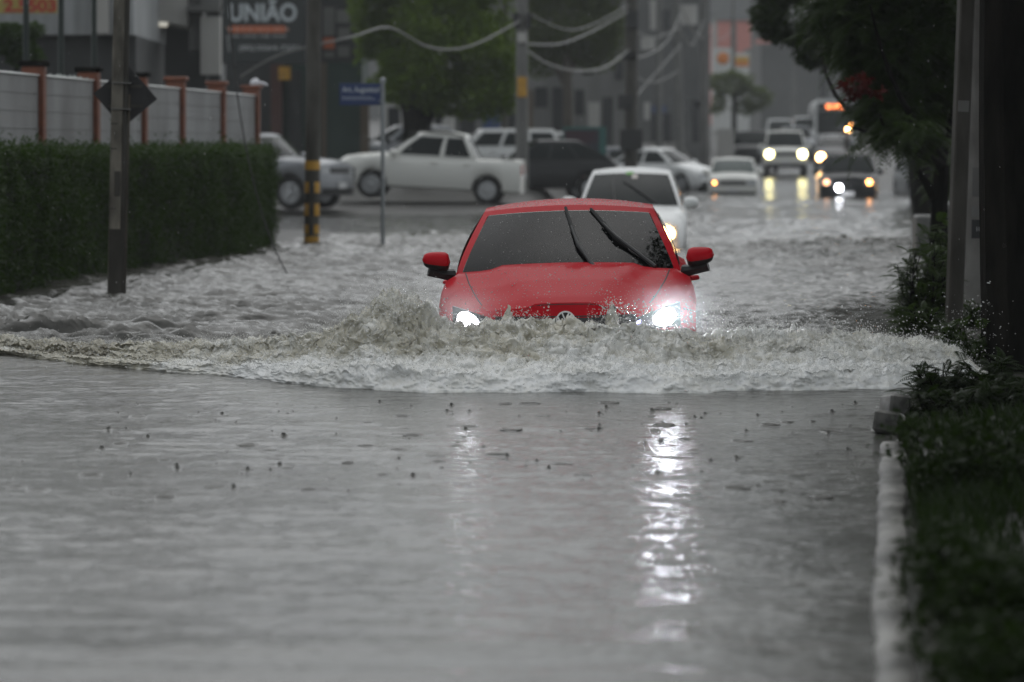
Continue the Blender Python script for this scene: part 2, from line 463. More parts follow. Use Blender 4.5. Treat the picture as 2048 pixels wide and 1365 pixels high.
M['water'] = water_mat()
wt = bulk('flood_water', np.stack([X, Y, Z], -1).reshape(-1, 3), gridF(*X.shape), M['water'])
tag(wt, 'grey brown flood water filling the street, rippled by rain', 'water', kind='structure')

# --- the bow wave pushed up by the red car
def foam_mat():
    m = bpy.data.materials.new('churned water'); m.use_nodes = True; n = m.node_tree; b = n.nodes['Principled BSDF']
    b.inputs['Roughness'].default_value = 0.22; b.inputs['IOR'].default_value = 1.333; b.inputs['Specular IOR Level'].default_value = 0.6
    at_ = n.nodes.new('ShaderNodeAttribute'); at_.attribute_name = 'foam'
    t = n.nodes.new('ShaderNodeTexCoord')
    z = n.nodes.new('ShaderNodeTexNoise'); z.inputs['Scale'].default_value = 14; z.inputs['Detail'].default_value = 7; z.inputs['Roughness'].default_value = 0.68
    n.links.new(t.outputs['Object'], z.inputs[0])
    ad = n.nodes.new('ShaderNodeMath'); ad.operation = 'MULTIPLY_ADD'; ad.inputs[1].default_value = 1.3; ad.inputs[2].default_value = -0.65
    n.links.new(z.outputs['Fac'], ad.inputs[0])
    sm = n.nodes.new('ShaderNodeMath'); sm.operation = 'ADD'; sm.use_clamp = True
    n.links.new(ad.outputs[0], sm.inputs[0]); n.links.new(at_.outputs['Fac'], sm.inputs[1])
    rp = n.nodes.new('ShaderNodeValToRGB'); e = rp.color_ramp.elements
    e[0].position = 0.0; e[0].color = (0.34, 0.31, 0.24, 1); e[1].position = 1.0; e[1].color = (0.96, 0.965, 0.955, 1)
    k = e.new(0.30); k.color = (0.60, 0.57, 0.47, 1); k = e.new(0.62); k.color = (0.86, 0.85, 0.80, 1)
    n.links.new(sm.outputs[0], rp.inputs[0]); n.links.new(rp.outputs[0], b.inputs['Base Color'])
    z2 = n.nodes.new('ShaderNodeTexNoise'); z2.inputs['Scale'].default_value = 55; z2.inputs['Detail'].default_value = 6; z2.inputs['Roughness'].default_value = 0.7
    n.links.new(t.outputs['Object'], z2.inputs[0])
    bp = n.nodes.new('ShaderNodeBump'); bp.inputs['Strength'].default_value = 0.5; bp.inputs['Distance'].default_value = 0.012
    n.links.new(z2.outputs['Fac'], bp.inputs['Height']); n.links.new(bp.outputs[0], b.inputs['Normal'])
    tr = n.nodes.new('ShaderNodeBsdfTranslucent'); mi = n.nodes.new('ShaderNodeMixShader'); mi.inputs[0].default_value = 0.18
    n.links.new(rp.outputs[0], tr.inputs[0]); n.links.new(b.outputs[0], mi.inputs[1]); n.links.new(tr.outputs[0], mi.inputs[2]); n.links.new(mi.outputs[0], n.nodes['Material Output'].inputs['Surface'])
    return m
M['foam'] = foam_mat()
M['drop'] = pm('water drops', (0.8, 0.8, 0.77), 0.08, spec=1.0); M['drop'].node_tree.nodes['Principled BSDF'].inputs['Alpha'].default_value = 0.42

SPIKES = [(-0.78, 0.12, 0.09, 0.2), (-0.60, 0.10, 0.10, 0.15), (-0.88, .06, .05, .1), (-.50, .05, .05, .1), (-0.04, 0.10, 0.030, 0.05), (0.66, 0.11, 0.045, 0.06), (0.40, 0.06, 0.03, 0.05), (-0.25, 0.05, 0.04, 0.06), (0.15, 0.05, 0.04, 0.06), (0.52, 0.05, 0.035, 0.05), (-1.0, 0.06, 0.06, 0.1)]
nx, nu = 1300, 260
xw = np.linspace(-4.7, 3.25, nx)
uw = np.concatenate([np.linspace(0, 1.25, 225), np.linspace(1.27, 2.6, 36)])
U, XX = np.meshgrid(uw, xw, indexing='ij')
foot = wfoot(XX) + 0.06 * fbm(XX * 2.2, U * 4 + 3.1, 6, seed=80, gain=.6) - 0.05
ch = np.interp(XX, CX, CH); cw = np.interp(XX, CX, CW)
YY = foot + U * cw
g1 = 0.36 * sstep(0.0, 0.16, U) + 0.16 * sstep(0.16, 0.5, U) + 0.48 * sstep(0.50, 0.86, U)
back = 1 - sstep(1.05, 2.4, U)
env = ch * g1 * back
side = sstep(3.25, 2.9, XX) * sstep(-4.7, -4.4, XX)
lowb = sstep(0.62, 0.3, U)
bil = lambda f, o, sd: 1.2 - 2.4 * np.abs(1 - np.clip(ridge(XX * f, YY * f, o, seed=sd, gain=.45) * .5 + .5, 0, 1)) if False else 2.2 * (np.abs(vn(XX * f, YY * f, seed=sd)) + .5 * np.abs(vn(XX * f * 2.1 + 3, YY * f * 2.1, seed=sd + 1)) + .25 * np.abs(vn(XX * f * 4.3, YY * f * 4.3 + 7, seed=sd + 2))) - 1.0
turb = (0.40 - .25 * lowb) * ridge(XX * 3.2, YY * 3.6, 2, seed=90) + (0.34 - .12 * lowb) * bil(7.5, 3, 95) + (.22 + .06 * lowb) * bil(19, 3, 99) + 0.10 * ridge(XX * 24, YY * 22, 2, seed=97) * (1 - lowb)
ta = 0.018 + 0.22 * env
z = env + ta * np.clip(turb, -0.9, 1.6) * (0.25 + 0.75 * sstep(0.02, 0.2, U)) * (0.35 + 0.65 * back)
for sx, sh, sw, sd in SPIKES:
    sy = np.interp(sx, XWp := xw, wfoot(xw)) + np.interp(sx, CX, CW) * 0.98
    r2 = ((XX - sx - 0.02 * vn(YY * 9, XX * 9, seed=4)) / sw) ** 2 + ((YY - sy) / sd) ** 2
    z = z + sh * np.exp(-r2) * (1 + 0.35 * ridge(XX * 26, YY * 26, 2, seed=7))
z = z * side + chop(XX, YY) * sstep(0.9, 1.8, U) * back
z = z - 0.03 * (1 - sstep(0.0, 0.03, U)) - 0.05 * sstep(2.0, 2.6, U)
# churn sideways as well, so the surface curls over itself
k = np.clip(env / 0.2, 0, 1) * side
dX = k * (0.030 * vn(XX * 9, YY * 9, z * 14, seed=101) + 0.014 * vn(XX * 20, YY * 20, z * 30, seed=103) + 0.004 * vn(XX * 55, YY * 55, z * 60, seed=107))
dY = k * (0.045 * vn(XX * 7, YY * 7, z * 12, seed=111) + 0.022 * vn(XX * 21, YY * 21, z * 28, seed=113) + 0.010 * vn(XX * 50, YY * 50, z * 60, seed=117))
dZ = k * (0.010 * vn(XX * 30, YY * 30, z * 40, seed=121) + 0.005 * vn(XX * 65, YY * 65, z * 60, seed=123))
band = 1 - sstep(0.28, 0.62, U + 0.16 * fbm(XX * 2.4, YY * 2.4, 3, seed=131))
core = np.exp(-((XX - 0.0) / 2.0) ** 2)
foam = 0.47 + 0.42 * band * sstep(-2.9, -1.3, XX) + 0.15 * sstep(0.2, 1.4, turb) + 0.16 * fbm(XX * 1.7, YY * 2.5, 3, seed=133) - 0.10 * (1 - band) * sstep(1.2, 0.2, XX)
foam = foam + 0.12 * sstep(0.9, 1.8, XX) * (1 - band) - 0.25 * sstep(1.15, 1.7, U) - 0.22 * sstep(-1.7, -2.8, XX)
Vw = np.stack([XX + dX, YY + dY, z + dZ], -1).reshape(-1, 3)
bw = bulk('bow_wave', Vw, gridF(len(uw), nx), M['foam'], attrs={'foam': np.clip(foam, 0, 1)})
tag(bw, 'foaming muddy bow wave churned up in front of the red car', 'wave', kind='stuff')

# --- spray: thousands of drops and short threads over the wave
def ico(sub=0):
    t = (1 + 5 ** .5) / 2
    V = np.array([(-1, t, 0), (1, t, 0), (-1, -t, 0), (1, -t, 0), (0, -1, t), (0, 1, t), (0, -1, -t), (0, 1, -t), (t, 0, -1), (t, 0, 1), (-t, 0, -1), (-t, 0, 1)], float)
    V /= np.linalg.norm(V[0])
    F = np.array([(0, 11, 5), (0, 5, 1), (0, 1, 7), (0, 7, 10), (0, 10, 11), (1, 5, 9), (5, 11, 4), (11, 10, 2), (10, 7, 6), (7, 1, 8), (3, 9, 4), (3, 4, 2), (3, 2, 6), (3, 6, 8), (3, 8, 9), (4, 9, 5), (2, 4, 11), (6, 2, 10), (8, 6, 7), (9, 8, 1)])
    return V, F
def drops(name, C, rad, m, stretch=None, parent=None):
    """one mesh of many small rounded drops; stretch is an (n, 3) vector added along the drop"""
    V0, F0 = ico(); n = len(C)
    V = V0[None] * rad[:, None, None]
    if stretch is not None:
        ln = np.linalg.norm(stretch, axis=1, keepdims=True); d = stretch / np.maximum(ln, 1e-6)
        al = (V * d[:, None, :]).sum(-1, keepdims=True) / rad[:, None, None]
        V = V + al * stretch[:, None, :] * 0.5
    V = V + C[:, None, :]
    F = F0[None] + (np.arange(n) * 12)[:, None, None]
    return bulk(name, V.reshape(-1, 3), F.reshape(-1, 3), m, parent)
idx = RNG.integers(0, len(Vw), 400000)
wgt = (k.ravel() * sstep(0.02, 0.1, U).ravel() * (1 - sstep(1.05, 1.4, U).ravel()))[idx]
idx = idx[RNG.random(len(idx)) < wgt * 0.9]
idx = idx[:24000]
hgt = RNG.exponential(0.010, len(idx)) * (1 + 2.2 * np.clip(z.ravel()[idx] / 0.35, 0, 1.5) * (U.ravel()[idx] > 0.6))
C = Vw[idx] + RNG.normal(0, 0.02, (len(idx), 3)); C[:, 2] = Vw[idx][:, 2] + hgt
rad = 0.0018 + RNG.exponential(0.0013, len(idx)); rad = np.minimum(rad * .8, 0.0055)
st = RNG.normal(0, 1, (len(idx), 3)) * (rad * RNG.exponential(.35, len(idx)))[:, None]
# white flecks of froth riding on the wave
j2 = RNG.integers(0, len(Vw), 300000)
w2 = (k.ravel() * sstep(0.015, .07, U).ravel() * (1 - sstep(1.0, 1.2, U).ravel()) * np.clip(foam.ravel(), .05, 1) * (1 - .75 * sstep(-1.6, -2.6, XX).ravel()))[j2]
j2 = j2[RNG.random(len(j2)) < w2 * .5][:42000]
fC = Vw[j2] + RNG.normal(0, .006, (len(j2), 3)); fC[:, 2] += .002
M['froth'] = pm('froth', (.93, .93, .91), .25, spec=.8)
ff = drops('froth_flecks', fC, np.minimum(.0010 + RNG.exponential(.0010, len(j2)), .0045), M['froth'])
tag(ff, 'white flecks of froth covering the bow wave', 'froth', kind='stuff')
# loose spray round the lamps, above the crest and by the verge
def puff(n, c, sp): return np.array(c) + RNG.normal(0, 1, (n, 3)) * np.array(sp)
ex = np.concatenate([puff(900, (1.05, 22.75, .40), (.20, .15, .06)), puff(500, (1.45, 22.6, .33), (.22, .2, .06)), puff(700, (-.72, 22.5, .50), (.12, .15, .07)), puff(260, (-.95, 22.5, .42), (.14, .2, .07)),
                     puff(260, (0.66, 22.6, .46), (.06, .1, .05)), puff(140, (0.32, 22.6, .52), (.05, .1, .09)), puff(350, (-.2, 22.5, .41), (.3, .2, .04)), puff(300, (3.0, 23.2, .3), (.16, .4, .15)), puff(250, (2.6, 23, .22), (.3, .4, .1)), puff(500, (1.9, 22.8, .3), (.4, .3, .07)), puff(400, (-2.4, 23.2, .14), (.6, .3, .05)), puff(300, (-.66, 22.4, .56), (.09, .1, .06)), puff(300, (-1.6, 22.6, .2), (.5, .3, .06))])
rex = 0.0016 + RNG.exponential(0.0014, len(ex)); rex = np.minimum(rex, 0.008)
C = np.concatenate([C, ex]); rad = np.concatenate([rad, rex]); st = np.concatenate([st, RNG.normal(0, 1, (len(ex), 3)) * rex[:, None] * 0.8])
ok_ = ~((np.abs(C[:, 0] - .37) < .12) & (C[:, 2] > .33)); C, rad, st = C[ok_], rad[ok_], st[ok_]
sp = drops('spray_drops', C, rad, M['drop'], st)
tag(sp, 'fine spray of water drops thrown up along the bow wave', 'spray', kind='stuff')
# splash marks of rain hitting the calm water ahead of the wave
n = 170
sx = RNG.uniform(-2.4, 2.3, n); sy = RNG.uniform(15.2, 20.8, n); V = []; F = []
for i in range(n):
    q_ = RNG.random() ** 2.2; h = .003 + .016 * q_; r = .004 + .010 * q_ * RNG.uniform(.5, 1.2); b = len(V); z0 = float(chop(sx[i], sy[i]))
    prof = [(r * 3.2, -.003), (r * 1.5, .003), (r * .7, h * .5), (r * .8, h * .85), (r * .2, h)]
    for q, (rr, hh) in enumerate(prof):
        for a in range(7): V.append((sx[i] + rr * math.cos(a * .8976), sy[i] + rr * math.sin(a * .8976), z0 + hh))
    for q in range(4):
        for a in range(7): F.append((b + q * 7 + a, b + q * 7 + (a + 1) % 7, b + q * 7 + 7 + (a + 1) % 7, b + q * 7 + 7 + a))
for i in range(70):
    cx, cy_ = RNG.uniform(-2.3, 2.2), RNG.uniform(14.8, 20.6); r0 = RNG.uniform(.02, .06); z0 = float(chop(cx, cy_)); b = len(V); hh = RNG.uniform(.003, .007)
    for q, (dr, dz) in enumerate(((-.012, -.002), (-.004, hh * .8), (.002, hh), (.012, -.002))):
        for a in range(21): V.append((cx + (r0 + dr) * math.cos(a * .2992), cy_ + (r0 + dr) * math.sin(a * .2992), z0 + dz))
    for q in range(3):
        for a in range(21): F.append((b + q * 21 + a, b + q * 21 + (a + 1) % 21, b + q * 21 + 21 + (a + 1) % 21, b + q * 21 + 21 + a))
rs = bulk('rain_splashes', V, np.array(F), M['water'])
tag(rs, 'small upright splashes where raindrops hit the calm water', 'splash', kind='stuff')
n = 420
y = RNG.uniform(14, 34, n); C = np.stack([RNG.uniform(-.15, .15, n) * y, y, RNG.uniform(0, 1, n) * (CAMH + .045 * y)], -1)
rr = RNG.uniform(.0012, .0026, n)
rn = drops('raindrops', C, rr, M['drop'], np.stack([rr * .4, rr * 0, -rr * 4], -1))
tag(rn, 'falling raindrops scattered through the air over the street', 'rain', kind='stuff')
# mist added in front of the two lamps to give their glow
def mist(x, y, z, rx, ry, rz, dens, lb):
    V0, F0 = ico(); import bmesh
    me = bpy.data.meshes.new('glow_mist'); bm = bmesh.new(); bmesh.ops.create_icosphere(bm, subdivisions=3, radius=1.0)
    for v in bm.verts: v.co = (v.co.x * rx, v.co.y * ry, v.co.z * rz)
    bm.to_mesh(me); bm.free(); o = bpy.data.objects.new('glow_mist', me); COL.objects.link(o); o.location = (x, y, z)
    m = bpy.data.materials.new('glow mist'); m.use_nodes = True; n = m.node_tree; n.nodes.remove(n.nodes['Principled BSDF'])
    p = n.nodes.new('ShaderNodeVolumePrincipled'); 
    t = n.nodes.new('ShaderNodeTexCoord'); mpp = n.nodes.new('ShaderNodeMapping'); mpp.inputs['Scale'].default_value = (1 / rx, 1 / ry, 1 / rz); gd = n.nodes.new('ShaderNodeTexGradient'); gd.gradient_type = 'SPHERICAL'
    pw = n.nodes.new('ShaderNodeMath'); pw.operation = 'POWER'; pw.inputs[1].default_value = 1.7; ml = n.nodes.new('ShaderNodeMath'); ml.operation = 'MULTIPLY'; ml.inputs[1].default_value = dens
    n.links.new(t.outputs['Object'], mpp.inputs[0]); n.links.new(mpp.outputs[0], gd.inputs[0]); n.links.new(gd.outputs['Fac'], pw.inputs[0]); n.links.new(pw.outputs[0], ml.inputs[0]); n.links.new(ml.outputs[0], p.inputs['Density']); p.inputs['Color'].default_value = (.95, .95, .95, 1); p.inputs['Anisotropy'].default_value = .6
    n.links.new(p.outputs[0], n.nodes['Material Output'].inputs['Volume']); me.materials.append(m); tag(o, lb, 'mist', kind='stuff')
mist(1.05, 22.75, .45, .42, .34, .24, 1.0, 'added mist for the glow around the brighter headlamp of the red car')
mist(-.33, 22.75, .45, .38, .34, .22, 1.0, 'added mist for the glow around the half drowned headlamp of the red car')

# ------------------------------------------------------------------ cars
def lin(a, b, n): return [a + (b - a) * i / (n - 1) for i in range(n)]

class CarShape:
    """body surface of one car, front towards -y, x across, z up, origin on the ground under its middle"""
    def __init__(s, S):
        s.__dict__.update(S); s.S = S
        s.y0 = -s.L / 2
    def ztop(s, y): return float(np.interp(y - s.y0, [p[0] for p in s.top], [p[1] for p in s.top]))
    def w(s, y):
        d = y - s.y0; e = s.L - d
        k = 1 - s.taper * max(0, 1 - d / 0.75) ** 2 - 0.09 * max(0, 1 - e / 0.6) ** 2
        return s.W / 2 * k
    def shift(s, x, y, zf):
        d = y - s.y0; e = s.L - d
        f = max(0, 1 - d / 1.0); r = max(0, 1 - e / 0.8)
        xr = abs(x) / (s.W / 2)
        v = f * (s.cf * xr ** 2.3 + s.lean * max(0, zf - 0.45) ** 1.6 * 1.6 + 0.05 * max(0, .25 - zf) * 4 * .5)
        v -= r * (s.cr * xr ** 2.3 + 0.06 * max(0, zf - 0.6))
        return v
    def zbot(s, y):
        z = s.sill
        for ya in s.axles:
            d = abs(y - (s.y0 + ya)); ra = s.wr + 0.055
            if d < ra: z = max(z, s.wr + math.sqrt(ra * ra - d * d) * 0.98)
        return z
    prof = [(0.90, 0.0), (0.965, 0.05), (0.99, 0.22), (1.0, 0.48), (0.985, 0.70), (0.955, 0.88)]
    def crown(s, y, xf):
        d = y - s.y0; hoodlen = s.gh[0]
        c = s.hcrown * (1 - xf * xf)
        if d < hoodlen + .2 and s.crease:
            a = abs(xf); q = 0.30 + 0.28 * min(1, d / hoodlen)
            c += s.crease * (1 / (1 + math.exp((a - q) * 60)) - .5)
        return c
    def section(s, y):
        w = s.w(y); zt = s.ztop(y); zb = min(s.zbot(y), zt - .08); h = zt - zb
        zr = zt - s.sill
        out = []
        tops = lin(-s.te, s.te, 21)
        for sg in (-1, 1):
            col = []
            for wf, zf in s.prof:
                z = zb + h * zf; zz = (z - s.sill) / zr
                x = sg * w * wf; col.append(Vector((x, y + s.shift(x, y, zz), z)))
            if sg < 0: out += col
            else:
                for xf in tops:
                    x = xf * w; out.append(Vector((x, y + s.shift(x, y, 1.0), zt + s.crown(y, xf) - s.crown(y, s.te))))
                out += col[::-1]
        return out
    def front(s, x, z, off=0.0, end=False):
        y = s.y0 if not end else -s.y0
        zt = s.ztop(y); zf = min(1, max(0, (z - s.sill) / (zt - s.sill)))
        wl = s.w(y)
        return Vector((x, y + s.shift(max(-wl, min(wl, x)), y, zf) + (off if end else -off), z))
    def body(s):
        m = MB()
        n = max(40, int(s.L / 0.075)); st = sorted(set([s.y0 + s.L * i / n for i in range(n + 1)] + [s.y0 + d for d in (0.02, 0.05, .1)] + [s.y0 + a + q * (s.wr + .055) * 1.001 for a in s.axles for q in (-1, -.93, .93, 1)]))
        V = []; k = None
        for y in st:
            sec = s.section(y); k = len(sec); V += sec
        F = []
        for i in range(len(st) - 1):
            for j in range(k):
                j2 = (j + 1) % k; F.append((i * k + j, i * k + j2, i * k + k + j2, i * k + k + j))
        m.add(V, F)
        for yi, end in ((0, False), (len(st) - 1, True)):
            sec = V[yi * k:(yi + 1) * k]; y = st[yi]; R_ = []
            for j in range(6):
                a, b = sec[j], sec[k - 1 - j]; row = []
                for xf in lin(-1, 1, 21):
                    x = abs(a.x) * xf; zz = (a.z - s.sill) / (s.ztop(y) - s.sill)
                    row.append(Vector((x, y + s.shift(x, y, zz), a.z)))
                R_.append(row)
            R_.append(sec[6:27])
            m.grid(lambda u, v: R_[u][v], range(7), range(21), flip=end)
        return m
    # greenhouse: front, side, rear faces over t (0 belt, 1 roof)
    def gq(s, t):
        a, b, c, d = s.gh; e = t
        bow = s.gbow * 4 * t * (1 - t)
        yf = s.y0 + a + (b - a) * e - bow; yr = s.y0 + d + (c - d) * e + bow * s.rbow
        hw = s.hwb + (s.hwr - s.hwb) * (t ** 1.25)
        z = s.zb + (s.zr - s.zb) * t
        return yf, yr, hw, z
    def gF(s, v, t, off=0):
        yf, yr, hw, z = s.gq(t); c = s.wc * (1 - .45 * t)
        dz = s.zr * 0 + (s.ztop(s.y0 + s.gh[0]) + .02 - s.zb) * (1 - t) * (1 - v * v) * s.cowl
        return Vector((v * hw, yf + c * abs(v) ** 2.4 - off, z + dz + off * .45 + s.rcrown * (1 - v * v) * t ** 3))
    def gR(s, v, t, off=0):
        yf, yr, hw, z = s.gq(t)
        return Vector((v * hw, yr - s.rc * v * v + off, z + off * .3 + s.rcrown * (1 - v * v) * t ** 3))
    def gS(s, q, t, sg, off=0):
        yf, yr, hw, z = s.gq(t); c = s.wc * (1 - .45 * t); a = yf + c; b = yr - s.rc
        bul = 0.015 * math.sin(math.pi * t)
        return Vector((sg * (hw + bul + off), a + (b - a) * q, z))
    def shell(s, opened=False):
        m = MB(); T = lin(0, 1, 9); Vv = lin(-1, 1, 15); Q = lin(0, 1, 15)
        if opened:      # leave the windscreen opening free
            ra = [0, .03, .93, 1]
            for va, vb in ((-1, -.93), (.93, 1)): m.grid(lambda v, t: s.gF(v, t), [va, vb], T)
            m.grid(lambda v, t: s.gF(v, t), lin(-.93, .93, 15), [0, .02]); m.grid(lambda v, t: s.gF(v, t), lin(-.93, .93, 15), [.915, 1])
        else: m.grid(lambda v, t: s.gF(v, t), Vv, T)
        m.grid(lambda v, t: s.gR(v, t), Vv, T, flip=True)
        for sg in (-1, 1): m.grid(lambda q, t: s.gS(q, t, sg), Q, T, flip=sg < 0)
        def roof(v, q):
            a = s.gF(v, 1); b = s.gR(v, 1); p = a + (b - a) * q
            p.z = s.zr + s.rcrown * (1 - v * v) + s.rarch * math.sin(math.pi * min(1, q * s.rpeak)) ** 0.9 * (1 - .5 * v * v); return p
        m.grid(roof, Vv, lin(0, 1, 21), flip=True)
        import bmesh
        return m

def wheel(root, sh, x, y, r, sg, part=True, width=0.2, rimf=0.66, mr='rim'):
    hw = width / 2
    t = MB().lathe([(r * rimf, -hw * .9), (r * .9, -hw), (r * .985, -hw * .75), (r, -hw * .3), (r, hw * .3), (r * .985, hw * .75), (r * .9, hw), (r * rimf, hw * .9), (r * rimf * .97, hw * .4), (r * rimf * .97, -hw * .4)], 28, 'X', (x, y, r))
    t.f = t.f[:-2]; n = 28
    for k in range(n): t.f.append((9 * n + k, 9 * n + (k + 1) % n, (k + 1) % n, k))
    wo = t.build('wheel', M['rubber'], root)
    m = MB(); ri = r * rimf
    m.lathe([(ri * .99, -.02), (ri * .99, .05 * 1), (ri * .9, .055), (ri * .88, .0)], 28, 'X', (x + sg * hw * .55 - (0.0), y, r)) if sg > 0 else m.lathe([(ri * .99, .02), (ri * .99, -.05), (ri * .9, -.055), (ri * .88, 0)], 28, 'X', (x - hw * .55, y, r))
    for k in range(5):
        a = 2 * math.pi * k / 5 + .3
        c = Vector((x + sg * (hw * .6 + .025), y + math.cos(a) * ri * .48, r + math.sin(a) * ri * .48))
        m.box(c, (.03, ri * .95, ri * .26), rx=a, bev=.01)
    m.lathe([(ri * .24, -.02), (ri * .24, .03), (ri * .16, .04)] if sg > 0 else [(ri * .24, .02), (ri * .24, -.03), (ri * .16, -.04)], 14, 'X', (x + sg * hw * .7, y, r))
    m.build('rim', M[mr], wo)
    return wo

PRE = {
 'hatch': dict(L=3.9, W=1.66, taper=.13, cf=.20, cr=.12, lean=.22, sill=.2, wr=.29, axles=(.75, 3.2), top=[(0, .70), (.12, .76), (.5, .86), (1.0, .93), (1.5, .95), (3.5, .95), (3.9, .92)], te=.86, hcrown=.05, crease=.012,
               gh=(1.0, 1.75, 3.35, 3.8), gbow=.05, rbow=.6, hwb=.76, hwr=.58, zb=.93, zr=1.42, wc=.22, rc=.10, cowl=1.0, rcrown=.035, rarch=.03, rpeak=1.0),
 'suv': dict(L=4.6, W=1.84, taper=.08, cf=.14, cr=.08, lean=.10, sill=.32, wr=.38, axles=(.85, 3.6), top=[(0, 1.02), (.15, 1.08), (.6, 1.13), (1.2, 1.16), (4.4, 1.16), (4.6, 1.1)], te=.88, hcrown=.04, crease=.015,
             gh=(1.25, 1.85, 4.2, 4.5), gbow=.04, rbow=.5, hwb=.84, hwr=.68, zb=1.14, zr=1.76, wc=.16, rc=.08, cowl=1.0, rcrown=.03, rarch=.02, rpeak=1.0),
 'pickup': dict(L=4.45, W=1.68, taper=.12, cf=.18, cr=.06, lean=.16, sill=.32, wr=.315, axles=(.82, 3.55), top=[(0, .86), (.12, .93), (.5, 1.0), (1.1, 1.06), (4.2, 1.06), (4.45, 1.05)], te=.88, hcrown=.045, crease=.01,
                gh=(1.05, 1.75, 2.95, 3.2), gbow=.05, rbow=.2, hwb=.77, hwr=.6, zb=1.04, zr=1.58, wc=.2, rc=.05, cowl=1.0, rcrown=.03, rarch=.03, rpeak=1.0),
 'sedan': dict(L=4.45, W=1.74, taper=.13, cf=.24, cr=.16, lean=.22, sill=.2, wr=.31, axles=(.85, 3.5), top=[(0, .70), (.1, .755), (.5, .88), (1.05, .985), (1.6, 1.0), (3.6, 1.02), (4.2, 1.0), (4.45, .95)], te=.86, hcrown=.05, crease=.014,
               gh=(1.02, 1.85, 3.0, 3.95), gbow=.05, rbow=.6, hwb=.78, hwr=.585, zb=.98, zr=1.415, wc=.24, rc=.12, cowl=1.0, rcrown=.04, rarch=.035, rpeak=1.0),
}

